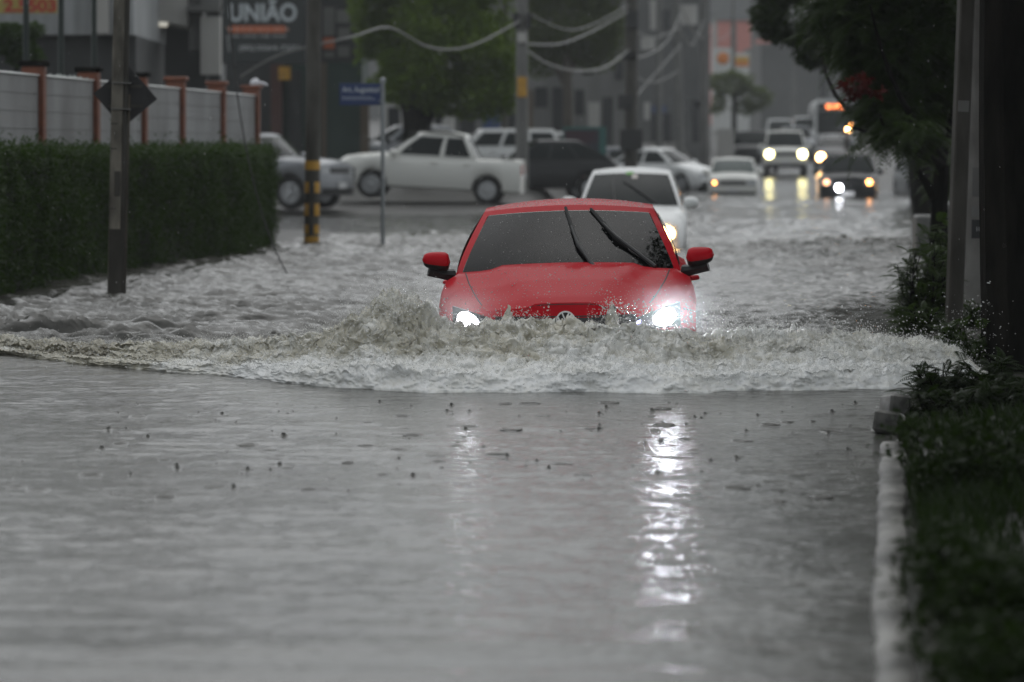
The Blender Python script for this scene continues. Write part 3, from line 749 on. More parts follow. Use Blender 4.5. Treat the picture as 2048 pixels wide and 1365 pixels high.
def make_car(name, label, kind, loc, rz, paint, cat='car', group=None, lights=None, glass='glass', pitch=0.0, roll=0.0, rack=False, wipers=False, grille='bar', lamp_r=None, detail=1, tweak=None, wipe=((-.1, .35), (.25, .7))):
    S = dict(PRE[kind]);
    if tweak: S.update(tweak)
    c = CarShape(S)
    root = empty(name, loc, 0, label, cat, group); root.rotation_euler = (pitch, roll, rz)
    mp = M[paint]
    c.body().build('body', mp, root, angle=38)
    c.shell().build('roof', mp, root, angle=40)
    # glass
    T = lin(.05, .90, 9)
    MB().slab(lambda v, t: c.gF(v * (.935 - .02 * t), t, .006), lin(-1, 1, 17), T, (0, -1, .5), .004).build('windscreen', M[glass], root)
    MB().slab(lambda v, t: c.gR(v * .88, t, .006), lin(-1, 1, 9), lin(.14, .86, 6), (0, 1, .3), .004).build('rear_window', M['glass'], root)
    cuts = [(.06, .45), (.50, .93)] if kind in ('hatch', 'sedan') else ([(.05, .33), (.37, .64), (.68, .96)] if kind == 'suv' else [(.06, .55), (.61, .93)])
    for sg in (-1, 1):
        for i, (qa, qb) in enumerate(cuts):
            lean0 = .17 if i == 0 and kind != 'pickup' else (.12 if i == 0 else .0)
            MB().slab(lambda q, t: c.gS(qa + lean0 * (1 - t) * 0 + (qb - qa) * q, t, sg, .006), lin(0, 1, 7), lin(.10, .86, 6), (sg, 0, 0), .004).build('side_window', M['glass'], root)
        for i, (qa, qb) in enumerate(cuts):
            p = c.gS(qb - .05, 0, sg); ww = c.w(p.y)
            MB().box((sg * (ww * .99 + .012), p.y, c.zb - .10), (.03, .17, .03), bev=.008).build('door_handle', mp, root)
        # mirror
        p = c.gS(.03, 0, sg)
        MB().lathe([(.02, -.11), (.075, -.10), (.09, -.04), (.09, .03), (.06, .09), (.01, .11)], 12, 'X', (sg * (c.W / 2 + .07), p.y - .02, c.zb + .07)).build('mirror', mp, root)
    for ya in c.axles:
        for sg in (-1, 1):
            wheel(root, c, sg * (c.W / 2 - .115), c.y0 + ya, c.wr, sg)
    # dark lower bumper, grille, plate
    fw = c.w(c.y0)
    MB().slab(lambda u, v: c.front(u * fw * .93, v, .012), lin(-1, 1, 17), lin(c.sill + .01, c.sill + .17, 4), (0, -1, 0), .03).build('bumper_guard', M['plastic'], root)
    zt = c.ztop(c.y0)
    gw = .55 if grille == 'bar' else .62
    MB().slab(lambda u, v: c.front(u * fw * gw, v, .012), lin(-1, 1, 13), lin(zt - (.20 if grille == 'bar' else .30), zt - .07, 4), (0, -1, 0), .03).build('grille', M['plastic'], root)
    MB().slab(lambda u, v: c.front(u * .2, v, .03), [-1, 1], [c.sill + .16, c.sill + .29], (0, -1, 0), .012).build('number_plate', M['plate'], root)
    MB().slab(lambda u, v: c.front(u * .2, v, .02, True), [-1, 1], [c.sill + .36, c.sill + .49], (0, 1, 0), .012).build('number_plate', M['plate'], root)
    for sg in (-1, 1):
        h0, h1 = zt - .21, zt - .045
        hl = MB().slab(lambda u, v: c.front(sg * fw * (.60 + .36 * u), v + .03 * u * (v > h0 + .05), .014), lin(0, 1, 7), lin(h0, h1, 4), (0, -1, 0), .04).build('headlight', M['lens'], root)
        if lights:
            q = c.front(sg * fw * .77, (h0 + h1) / 2); rr = lamp_r or .075
            on = lights if isinstance(lights, str) else lights[0 if sg < 0 else 1]
            if on: MB().lathe([(rr, .0), (rr * .9, -.02), (rr * .4, -.03)], 16, 'Y', (q.x, q.y - .016, q.z)).build('bulb', M[on], hl)
        MB().slab(lambda u, v: c.front(sg * c.w(-c.y0) * (.66 + .28 * u), v, .012, True), lin(0, 1, 4), lin(c.ztop(-c.y0) - .32, c.ztop(-c.y0) - .08, 4), (0, 1, 0), .03).build('tail_light', M['tail'], root)
    if rack:
        for sg in (-1, 1):
            MB().tube([(sg * c.hwr * .85, c.y0 + c.gh[1] + .25, c.zr + .03), (sg * c.hwr * .85, c.y0 + c.gh[1] + .35, c.zr + .09), (sg * c.hwr * .85, c.y0 + c.gh[2] - .3, c.zr + .09), (sg * c.hwr * .85, c.y0 + c.gh[2] - .2, c.zr + .03)], .02, 8).build('roof_rail', M['plastic'], root)
    if kind == 'pickup':
        for sg in (-1, 1):
            def nose_side(u, v):
                y = c.y0 + .02 + .42 * u; x = sg * (c.w(y) + .012); z = .36 + (.44 - .10 * u) * v
                return Vector((x, y + c.shift(x, y, .5), z))
            MB().slab(nose_side, lin(0, 1, 6), lin(0, 1, 5), (sg, 0, 0), .02).build('bumper_guard', M['plastic'], root)
        MB().box((0, c.y0 + 3.78, 1.09), (1.36, 1.1, .03), bev=.01).build('bed_cover', M['plastic'], root)
        for sg in (-1, 1): MB().tube([(sg * .66, c.y0 + 1.8, 1.62), (sg * .66, c.y0 + 2.1, 1.66), (sg * .66, c.y0 + 2.8, 1.66), (sg * .66, c.y0 + 3.1, 1.58)], .018, 8).build('roof_rail', M['plastic'], root)
    if wipers:
        for (a, b) in wipe:
            p0 = c.gF(a, .02, .03); p1 = c.gF(b, .7, .03)
            MB().tube([p0, p0 + (p1 - p0) * .5 + Vector((0, -.02, .01)), p1], [.014, .011, .008], 6).build('wiper', M['plastic'], root)
    return root, c

# ------------------------------------------------------------------ the red car in the flood
HZ = -0.335                         # road under the red car
HERO = dict(tweak=dict(cf=.30, lean=.24, W=1.75, taper=.11, crease=.028, hcrown=.05, top=[(0, .765), (.10, .80), (.5, .90), (1.05, .995), (1.6, 1.0), (3.6, 1.02), (4.2, 1.0), (4.45, .95)],
            hwb=.775, hwr=.60, zb=.985, zr=1.40, gh=(1.0, 1.80, 3.0, 3.95), wc=.26))
S = dict(PRE['sedan']); S.update(HERO['tweak']); hc = CarShape(S)
nose = Vector((0.365, 22.98, HZ)); hyaw = R(-2.0)
hroot = empty('red_car', (0, 0, 0), 0, 'red saloon car driving through the flood with headlights on, pushing up a wave', 'car')
off = Matrix.Rotation(hyaw, 3, 'Z') @ Vector((0, hc.y0, 0))
hroot.location = nose - off
hroot.rotation_euler = (R(0.3), R(-1.15), hyaw)
hc.body().build('body', M['red'], hroot, angle=45)
hc.shell(True).build('roof', M['red'], hroot, angle=45)
cy0 = hc.y0 + hc.gh[1]
for sg in (-1, 1):
    st_ = MB().box((sg * .36, cy0 + .42, .98), (.50, .13, .42), rx=R(-14), bev=.05).build('seat', M['trim2'], hroot)
    MB().box((sg * .36, cy0 + .50, 1.235), (.25, .09, .15), rx=R(-10), bev=.035).build('headrest', M['trim2'], st_)
MB().box((0, cy0 - .32, .99), (1.30, .55, .05), bev=.02).build('dashboard', M['trim'], hroot)
V_, F_ = [], []
for k in range(24):
    for j in range(8):
        a_, b_ = 2 * math.pi * k / 24, 2 * math.pi * j / 8; rr0 = .18 + .014 * math.cos(b_)
        V_.append((.36 + rr0 * math.cos(a_), cy0 - .02 + rr0 * math.sin(a_) * .35 + .014 * math.sin(b_), 1.0 + rr0 * math.sin(a_) * .9)); F_.append((k * 8 + j, ((k + 1) % 24) * 8 + j, ((k + 1) % 24) * 8 + (j + 1) % 8, k * 8 + (j + 1) % 8))
MB().add(V_, F_).build('steering_wheel', M['plastic'], hroot)
p_ = hc.gF(0, .86, -.09); MB().box(p_, (.24, .03, .065), rx=R(15), bev=.012).build('inner_mirror', M['plastic'], hroot)
ws = MB().slab(lambda v, t: hc.gF(v * (.945 - .03 * t), t, .006), lin(-1, 1, 31), lin(.012, .922, 15), (0, -1, .5), .001).build('windscreen', M['tint'], hroot)
MB().slab(lambda v, t: hc.gR(v * .88, t, .006), lin(-1, 1, 9), lin(.14, .86, 6), (0, 1, .3), .004).build('rear_window', M['glass'], hroot)
for sg in (-1, 1):
    for qa, qb in ((.05, .45), (.49, .93)):
        MB().slab(lambda q, t: hc.gS(qa + (qb - qa) * q, t, sg, .006), lin(0, 1, 9), lin(.08, .86, 8), (sg, 0, 0), .004).build('side_window', M['glass'], hroot)
    for q in (.40, .88):
        p = hc.gS(q, 0, sg)
        MB().tube([(sg * (hc.w(p.y) * .985), p.y - .09, hc.zb - .10), (sg * (hc.w(p.y) + .035), p.y - .06, hc.zb - .095), (sg * (hc.w(p.y) + .035), p.y + .06, hc.zb - .095), (sg * hc.w(p.y) * .985, p.y + .09, hc.zb - .10)], .016, 8).build('door_handle', M['red'], hroot)
    # mirror: red cap, black lower shell, arm, glass
    py = hc.gS(.02, 0, sg).y - .02; mx_, mz = sg * .905, hc.zb + .085
    def mir(th, u):     # rounded wedge, tall inboard and tapering to the tip
        wx = sg * (u - .45) * .195; h = .068 * (1 - .34 * max(0, u) ** 2.2); e = (1 - abs(2 * u - 1) ** 6) ** .5
        return Vector((mx_ + wx, py + math.cos(th) * .085 * e * (1 - .25 * u), mz + .018 * u + math.sin(th) * h * e))
    us_ = lin(0.0, 1.0, 15); top = MB().grid(mir, lin(R(-25), R(205), 17), us_); mo = top.build('mirror', M['red'], hroot)
    MB().grid(mir, lin(R(-25), R(-155), 11), us_).build('mirror_base', M['plastic'], mo)
    MB().tube([(sg * .80, py + .06, hc.zb - .01), (sg * .88, py + .02, hc.zb + .0), (sg * .97, py, mz - .06)], [.045, .032, .035], 8).build('mirror_arm', M['plastic'], mo)
    for ya in hc.axles: wheel(hroot, hc, sg * (hc.W / 2 - .12), hc.y0 + ya, hc.wr, sg)
fw = hc.w(hc.y0); zt = hc.ztop(hc.y0)
# shut lines between bonnet and wings
for sg in (-1, 1):
    pts = []
    for i in range(14):
        y = hc.y0 + .10 + .95 * i / 13; xf = sg * (.70 + .10 * i / 13); x = xf * hc.w(y)
        pts.append(Vector((x, y + hc.shift(x, y, 1.0), hc.ztop(y) + hc.crown(y, xf) - hc.crown(y, hc.te) + .0005)))
    MB().tube(pts, .0045, 6).build('bonnet_gap', M['plastic'], hroot)
MB().tube([hc.front(u * fw * .70, zt + hc.crown(hc.y0, u * .7) - hc.crown(hc.y0, hc.te) - .012, .002) for u in lin(-1, 1, 21)], .004, 6).build('bonnet_gap', M['plastic'], hroot)
# grille, chrome strip, badge
gr = MB().slab(lambda u, v: hc.front(u * fw * .60, v, .010), lin(-1, 1, 21), lin(.60, .735, 5), (0, -1, 0), .03).build('grille', M['plastic'], hroot)
for zz in (.62, .66, .70): MB().slab(lambda u, v: hc.front(u * fw * .58, v, .018), lin(-1, 1, 21), [zz - .006, zz + .006], (0, -1, 0), .014).build('grille_bar', M['blackpaint'], gr)
MB().slab(lambda u, v: hc.front(u * fw * .60, v, .016), lin(-1, 1, 21), [.736, .744], (0, -1, 0), .01).build('trim_strip', M['blackpaint'], hroot)
bc = hc.front(0, .715, .035)
b = MB()
n = 40
def ringy(r0, r1, y0, y1):
    m = MB(); V = []; F = []
    for r, yy in ((r0, y0), (r0, y1), (r1, y1), (r1, y0)):
        for k in range(n): a = 2 * math.pi * k / n; V.append((bc.x + r * math.cos(a), bc.y - yy, bc.z + r * math.sin(a)))
    for q in range(4):
        for k in range(n): F.append((q * n + k, q * n + (k + 1) % n, ((q + 1) % 4) * n + (k + 1) % n, ((q + 1) % 4) * n + k))
    return V, F
disc = MB().lathe([(.058, 0), (.058, -.008)], 40, 'Y', (bc.x, bc.y + .002, bc.z)).build('badge', M['plastic'], hroot)
b.add(*ringy(.054, .064, 0, .014))
def bar(p, q, wd=.009):
    p = Vector(p); q = Vector(q); d = (q - p); L_ = d.length; a = math.atan2(d.y, d.x)
    b.box((bc.x + (p.x + q.x) / 2, bc.y - .009, bc.z + (p.y + q.y) / 2), (L_, .007, wd), ry=-a)
bar((-.023, .052), (-.003, .004)); bar((.023, .052), (.003, .004)); bar((-.006, .006), (.006, .006), .006)
bar((-.049, .024), (-.024, -.046)); bar((.049, .024), (.024, -.046)); bar((-.022, -.046), (-.002, -.006)); bar((.022, -.046), (.002, -.006))
b.build('badge_emblem', M['badge'], disc)
# headlights: dark housing, clear lens strip, bright projector, violet running light
for sg in (-1, 1):
    def hz(u, v):       # u inner to outer, v bottom to top
        lo = .630 + .025 * u; hi = .690 + .12 * u ** .8
        return hc.front(sg * fw * (.52 + .455 * u), lo + (hi - lo) * v, .012)
    h = MB().slab(hz, lin(0, 1, 15), lin(0, 1, 6), (0, -1, 0), .05).build('headlight', M['blackpaint'], hroot)
    q = hz(.7, .52)
    V = []
    MB().slab(lambda k, a: hz(.70 + .21 * k * math.cos(a), .52 + .40 * k * math.sin(a)) + Vector((0, -.008, 0)), lin(.02, 1, 5), lin(0, 2 * math.pi, 25), (0, -1, 0), .006).build('bulb', M['L_white' if sg > 0 else 'L_white2'], h)
    MB().slab(lambda u, v: hz(.15 + .14 * u, .30 + .42 * v) + Vector((0, -.008, 0)), lin(0, 1, 4), lin(0, 1, 4), (0, -1, 0), .006).build('lens', M['lens'], h)
    MB().slab(lambda u, v: hz(.19 + .06 * u, .55 + .2 * v) + Vector((0, -.018, 0)), lin(0, 1, 3), lin(0, 1, 3), (0, -1, 0), .006).build('running_light', M['L_drl'], h)
MB().slab(lambda u, v: hc.front(u * fw * .9, v, .015), lin(-1, 1, 21), lin(.22, .42, 4), (0, -1, 0), .03).build('bumper_guard', M['plastic'], hroot)
MB().slab(lambda u, v: hc.front(u * .2, v, .03), [-1, 1], [.42, .55], (0, -1, 0), .012).build('number_plate', M['plate'], hroot)
# wipers caught mid sweep
for base, mid, tip in (((.24, .0), (.10, .40), (-.03, .95)), ((.78, .02), (.48, .50), (.26, .93))):
    p = [hc.gF(base[0], max(.01, base[1]), .035), hc.gF(mid[0], mid[1], .045), hc.gF((mid[0] + tip[0]) / 2, (mid[1] + tip[1]) / 2, .035)]
    wi = MB().tube(p, [.016, .012, .008], 8).build('wiper', M['plastic'], hroot)
    MB().tube([hc.gF(base[0] * .3 + mid[0] * .7, base[1] * .3 + mid[1] * .7, .016), hc.gF(mid[0], mid[1], .02), hc.gF(tip[0], tip[1], .016)], [.012, .016, .012], 6).build('wiper_blade', M['rubber'], wi)
# inside mirror seen through the glass and a pale dash pad are too dark to tell; rain beads on roof and hood
nb = 2900; C = []; rr_ = []
while len(C) < nb:
    v = RNG.uniform(-.9, .9)
    kk = RNG.random()
    if kk < .07: p = hc.gF(v, RNG.uniform(.05, .9), .0065)
    elif kk < .7:
        q = RNG.uniform(0, .5); a = hc.gF(v, 1); e = hc.gR(v, 1); p = a + (e - a) * q
        p.z = hc.zr + hc.rcrown * (1 - v * v) + hc.rarch * math.sin(math.pi * q) ** .9 * (1 - .5 * v * v)
    else:
        y = hc.y0 + RNG.uniform(.15, 1.0); xf = v * .9; x = xf * hc.w(y)
        p = Vector((x, y + hc.shift(x, y, 1.0), hc.ztop(y) + hc.crown(y, xf) - hc.crown(y, hc.te)))
    C.append(p); rr_.append(min(.006, .0014 + RNG.exponential(.0010)))
drops('water_beads', np.array([tuple(p) for p in C]), np.array(rr_), M['drop'], None, hroot)['kind'] = 'stuff'

# ------------------------------------------------------------------ other vehicles
def ground_at(x, y): return float(gz(x, y))
def car_at(px, s, name, label, kind, rzdeg, paint, z=None, **k):
    p = at(px, s); p.z = (ground_at(p.x, p.y) if z is None else z)
    return make_car(name, label, kind, p, R(rzdeg), paint, **k)

r_, c_ = car_at(1263, 133, 'white_car', 'white hatchback with wipers up and amber lights following right behind the red car', 'hatch', -3, 'white', z=-.30, lights='L_warm', wipers=True, lamp_r=.10,
       tweak=dict(zr=1.46, gh=(.95, 1.75, 3.3, 3.8)), wipe=((-.30, -.42), (.55, -.18)))
q = c_.front(c_.w(c_.y0) * .74, .36)
MB().lathe([(.055, 0), (.05, -.02), (.02, -.03)], 12, 'Y', (q.x, q.y - .02, .36)).build('fog_lamp', M['L_warm'], r_)
M['sticker'] = pm('green sticker', (.12, .35, .06), .5); M['sticker2'] = pm('pale sticker', (.5, .45, .42), .5)
def stk(v0, v1, t0, t1, m): MB().slab(lambda v, t: c_.gF(v, t, .012), lin(v0, v1, 5), lin(t0, t1, 4), (0, -1, .5), .003).build('window_sticker', m, r_)
stk(-.12, .06, .86, .93, M['sticker']); stk(.02, .16, .76, .87, M['sticker2'])

car_at(1467, 60.5, 'white_hatchback', 'boxy old white hatchback with a pale windscreen wading at the far waterline', 'hatch', -4, 'offwhite', z=-.28, lights=('L_amber', None), glass='glassgreen', lamp_r=.05,
       tweak=dict(taper=.05, cf=.06, lean=.10, hwr=.66, gh=(1.0, 1.55, 3.4, 3.7), top=[(0, .80), (.1, .86), (.5, .92), (1.0, .97), (1.5, .97), (3.5, .97), (3.9, .94)], zb=.95, zr=1.44))
car_at(1569, 47.5, 'white_suv', 'white off-road car with round yellow headlights and a dark bumper', 'suv', -3, 'offwhite', lights='L_yellow', lamp_r=.17, rack=True, tweak=dict(taper=.03, cf=.05, lean=.04, hwr=.72, zr=1.85))
car_at(1697, 64, 'dark_suv', 'dark pickup truck with one white lamp glaring low on its bumper', 'suv', -6, 'blackpaint', z=-.42, lights=('L_dim', 'L_amber'), lamp_r=.085, tweak=dict(zr=1.72))
p = at(1678, 65.6, pz(376, 65.6))
MB().lathe([(.10, 0), (.09, -.04), (.03, -.06)], 14, 'Y', (0, 0, 0)).build('fog_lamp', M['L_white2'], None)
fl = bpy.data.objects['fog_lamp.001'] if 'fog_lamp.001' in bpy.data.objects else bpy.data.objects['fog_lamp']
fl.parent = [o for o in bpy.data.objects if o.name == 'dark_suv'][0]
fl.matrix_parent_inverse = Matrix(); pr = fl.parent
fl.location = Matrix.Rotation(-pr.rotation_euler.z, 3, 'Z') @ (p - Vector(pr.location))
car_at(1666, 44, 'dark_car', 'dark car with a glowing orange headlight beside the white off-road car', 'sedan', -4, 'darkgrey', lights=('L_warm', None), lamp_r=.19)
car_at(1853, 62, 'grey_car', 'grey car half hidden behind hanging leaves with one amber headlight', 'hatch', 4, 'silver', z=-.2, lights=('L_warm', None), lamp_r=.09)
car_at(1668, 40, 'silver_car', 'pale silver car with roof showing in front of the bus', 'hatch', -3, 'silver', lights=None)
car_at(1592, 38, 'pale_van', 'pale car queued behind the white off-road car near the bus', 'suv', -3, 'silver', lights=None)
car_at(1560, 33, 'pale_car', 'white car at the top of the rise beside the bus', 'suv', -2, 'white', lights=None, tweak=dict(zr=2.0))
car_at(1610, 31.5, 'white_van', 'white van on the rise highest of the cars before the bus', 'suv', -2, 'white', lights=None, tweak=dict(zr=2.1))
car_at(1508, 45, 'black_car', 'dark car parked near the pale board behind the white hatchback', 'suv', -12, 'blackpaint', lights=None)
# parked cars on the forecourt
car_at(858, 83, 'white_pickup', 'white pickup truck parked side-on before the big green tree', 'pickup', -93, 'offwhite', z=.25, tweak=dict(wr=.33, sill=.30, gh=(1.2, 2.0, 3.15, 3.5), rarch=.05, zr=1.62, axles=(.93, 3.72), L=4.55, top=[(0, .84), (.12, .93), (.5, 1.0), (1.2, 1.08), (2.0, 1.06), (4.3, 1.08), (4.55, 1.07)]))
pk = bpy.data.objects['white_pickup']; pk.rotation_euler = (R(-3.2), 0, R(-94))
car_at(505, 87, 'silver_suv', 'silver car parked behind the yellow and black striped pole', 'suv', 66, 'silver', z=.12, tweak=dict(zr=1.7))
car_at(1075, 75, 'black_hatchback', 'black hatchback parked behind the pole with the orange plate', 'suv', -80, 'blackpaint', z=.12, tweak=dict(L=4.1, axles=(.8, 3.3), zr=1.58, gh=(1.1, 1.9, 3.1, 4.0), wr=.32, rbow=1.2, top=[(0, .85), (.15, .92), (.6, 1.0), (1.2, 1.06), (3.9, 1.08), (4.1, 1.0)], zb=1.06))
car_at(805, 66, 'grey_hatchback', 'pale grey car roof showing above the bonnet of the white pickup', 'hatch', -70, 'silver', z=.75)
car_at(985, 64, 'white_wagon', 'white estate car showing above the bed of the pickup', 'suv', -85, 'white', z=.40, tweak=dict(zr=1.68))
car_at(1060, 60, 'white_parked_car', 'white rounded car beyond the black hatchback', 'suv', -80, 'white', z=.40, tweak=dict(zr=1.62))
car_at(1318, 57, 'white_saloon', 'white saloon turning in behind the thin pole by the water', 'sedan', 58, 'white', z=-.02, tweak=dict(zr=1.5))
car_at(1236, 55, 'pale_saloon', 'pale saloon parked behind the dark pole beside the orange bin', 'sedan', 75, 'silver', z=.1)
# the bus
def bus():
    s = 33.0; p = at(1671, s); p.z = ground_at(p.x, p.y)
    r = empty('bus', p, R(-3), 'tall city bus with an orange lit route sign above its dark windscreen', 'bus')
    L, W, H = 11.0, 2.55, 3.25
    prof = [(-W / 2, .35), (-W / 2, 2.6), (-W / 2 + .08, 3.05), (-W / 2 + .3, H), (W / 2 - .3, H), (W / 2 - .08, 3.05), (W / 2, 2.6), (W / 2, .35)]
    MB().prism(prof, lambda x, z: Vector((x, -.0 + .12 * (x / 1.275) ** 2, z)), lambda x, z: Vector((x, L, z))).build('body', M['white'], r)
    MB().slab(lambda u, v: Vector((u * 1.12, -.03 + .12 * u * u, v)), lin(-1, 1, 9), lin(1.15, 2.55, 4), (0, -1, 0), .02).build('windscreen', M['glass'], r)
    sg_ = MB().slab(lambda u, v: Vector((u * 1.08, -.03 + .12 * u * u, v)), lin(-1, 1, 9), lin(2.60, 3.0, 3), (0, -1, 0), .02).build('route_sign', M['plastic'], r)
    for a, b in ((-.55, -.25), (-.12, .62)): MB().box(((a + b) / 2, -.03, 2.8), (b - a, .03, .24), bev=.01).build('lit_panel', M['L_led'], sg_)
    for sg in (-1, 1):
        MB().box((sg * 1.0, .06, .75), (.32, .06, .2), bev=.03).build('headlight', M['lens'], r)
        MB().tube([(sg * 1.2, .1, 2.7), (sg * 1.42, -.2, 2.6), (sg * 1.42, -.2, 2.2)], .04, 8).build('mirror', M['plastic'], r)
        for k in range(6): MB().box((sg * 1.276, 1.6 + k * 1.6, 1.95), (.012, 1.4, .95), bev=.004).build('side_window', M['glass'], r)
        for ya in (2.4, 8.2): wheel(r, None, sg * 1.13, ya, .48, sg, width=.28, rimf=.55)
    MB().box((0, -.01, .5), (2.4, .1, .28), bev=.03).build('bumper_guard', M['plastic'], r)
bus()
def moto():
    p = at(1694, 46); p.z = ground_at(p.x, p.y)
    p.z = pz(258, 46) - .95
    r = empty('motorcycle', p, 0, 'motorcycle with a bright amber headlight coming down beside the hanging leaves', 'motorcycle')
    for y in (-.65, .65):
        MB().lathe([(.22, -.04), (.29, -.05), (.30, 0), (.29, .05), (.22, .04)], 20, 'X', (0, y, .30)).build('wheel', M['rubber'], r)
    MB().tube([(0, -.65, .3), (0, -.5, .75), (0, -.38, 1.0)], .03, 8).tube([(0, .65, .3), (0, .1, .45), (0, -.4, .8)], .035, 8).build('frame', M['plastic'], r)
    MB().lathe([(.02, -.28), (.13, -.2), (.15, 0), (.10, .22), (.02, .26)], 12, 'Y', (0, -.05, .80)).build('fuel_tank', M['tail'], r)
    MB().box((0, .45, .80), (.26, .7, .1), bev=.04).build('seat', M['plastic'], r)
    MB().tube([(-.36, -.30, 1.02), (-.2, -.4, 1.06), (.2, -.4, 1.06), (.36, -.3, 1.02)], .016, 8).build('handlebar', M['chrome'], r)
    h = MB().lathe([(.11, 0), (.12, -.06), (.10, -.10)], 16, 'Y', (0, -.46, .92)).build('headlight', M['plastic'], r)
    MB().lathe([(.10, -.104), (.06, -.12)], 16, 'Y', (0, -.46, .92)).build('bulb', M['L_warm'], h)
    b_ = MB().lathe([(.05, 0), (.03, -.02)], 10, 'Y', (.12, -.5, 1.12)).build('turn_signal', M['L_amber'], r)
moto()

# ------------------------------------------------------------------ left side: hedge, wall, poles, signs
M['concrete'] = pm('weathered concrete', (.25, .228, .185), .75, col2=(.07, .063, .05), nscale=6, stretch=(1, 1, .35), bump=.006, bscale=30)
M['concdark'] = pm('dark stained concrete', (.045, .042, .035), .6, col2=(.085, .08, .07), nscale=6, stretch=(1, 1, .3), bump=.004, bscale=30, spec=.2)
M['concgrey'] = pm('grey concrete', (.11, .11, .105), .6, col2=(.17, .17, .16), nscale=4, stretch=(1, 1, .3), bump=.004, bscale=30)
M['block'] = pm('painted wall block', (.27, .275, .28), .6, col2=(.15, .152, .15), nscale=1.1, stretch=(1, 1, .5), bump=.003, bscale=40)
M['mortar'] = pm('mortar stain', (.18, .18, .175), .7)
M['terracotta'] = pm('terracotta post', (.20, .062, .028), .6, col2=(.14, .042, .02), nscale=6, bump=.004, bscale=30)
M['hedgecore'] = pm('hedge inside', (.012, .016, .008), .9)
def leafmat(name, a, b, rough=.45):
    m = pm(name, a, rough, col2=b, nscale=2.2, spec=.12)
    n = m.node_tree; bs = n.nodes['Principled BSDF']; out = n.nodes['Material Output']
    tr = n.nodes.new('ShaderNodeBsdfTranslucent'); mix = n.nodes.new('ShaderNodeMixShader'); mix.inputs[0].default_value = .35
    tr.inputs['Color'].default_value = (a[0] * 1.4, a[1] * 1.5, a[2], 1)
    n.links.new(bs.outputs[0], mix.inputs[1]); n.links.new(tr.outputs[0], mix.inputs[2]); n.links.new(mix.outputs[0], out.inputs['Surface'])
    return m
M['hedgeleaf'] = leafmat('hedge leaves', (.034, .062, .012), (.020, .040, .009))
M['treeleaf'] = leafmat('bright tree leaves', (.135, .20, .02), (.075, .125, .014))
M['midleaf'] = leafmat('far tree leaves', (.085, .11, .028), (.055, .08, .024))
M['darkleaf'] = leafmat('dark canopy leaves', (.026, .044, .009), (.015, .027, .007))
M['fernleaf'] = leafmat('feathery leaves', (.034, .058, .011), (.020, .037, .008))
M['weedleaf'] = leafmat('verge weeds', (.015, .028, .0045), (.008, .016, .004))
M['blossom'] = leafmat('red blossom', (.11, .011, .008), (.06, .008, .006))
M['bark'] = pm('wet dark bark', (.006, .006, .005), .8, col2=(.013, .012, .010), nscale=9, stretch=(1, 1, .25), bump=.02, bscale=22, spec=.02)
M['barkpale'] = pm('pale bark', (.09, .075, .055), .7, col2=(.05, .042, .033), nscale=9, stretch=(1, 1, .25), bump=.015, bscale=22)

def leaves(C, size, aspect=.5, up=.25, seed=0):
    """leaf faces (kite shapes folded along the midrib) at points C"""
    g = np.random.default_rng(seed); n = len(C)
    d = g.normal(0, 1, (n, 3)); d[:, 2] = d[:, 2] * .6 - .15; d /= np.linalg.norm(d, axis=1, keepdims=True)
    nr = g.normal(0, 1, (n, 3)); nr[:, 2] = np.abs(nr[:, 2]) + up
    sd = np.cross(d, nr); sd /= np.linalg.norm(sd, axis=1, keepdims=True) + 1e-9
    L = size * g.uniform(.6, 1.35, n)[:, None]; w = L * aspect * .5; dn = np.cross(sd, d)
    V = np.stack([C, C + d * L * .45 + sd * w + dn * L * .05, C + d * L, C + d * L * .45 - sd * w + dn * L * .05], 1)
    return V.reshape(-1, 3), np.arange(n * 4).reshape(n, 4)
def blob_points(blobs, n, seed=0, hollow=.55):
    g = np.random.default_rng(seed); vol = np.array([b[3] * b[4] * b[5] for b in blobs]) ** .8; vol /= vol.sum(); out = []
    for b, f in zip(blobs, vol):
        k = int(n * f) + 1; d = g.normal(0, 1, (k, 3)); d /= np.linalg.norm(d, axis=1, keepdims=True)
        r = hollow + (1 - hollow) * g.random(k) ** .7
        r *= 1 + .22 * vn(d[:, 0] * 2.3 + b[0], d[:, 1] * 2.3, d[:, 2] * 2.3 + b[1], seed=seed)
        out.append(np.array(b[:3]) + d * r[:, None] * np.array(b[3:6]))
    return np.concatenate(out)
def clumpy(C, seed=0, sc=1.2, keep=.0):
    k = vn(C[:, 0] * sc, C[:, 1] * sc, C[:, 2] * sc, seed=seed); return C[k > keep - .35]
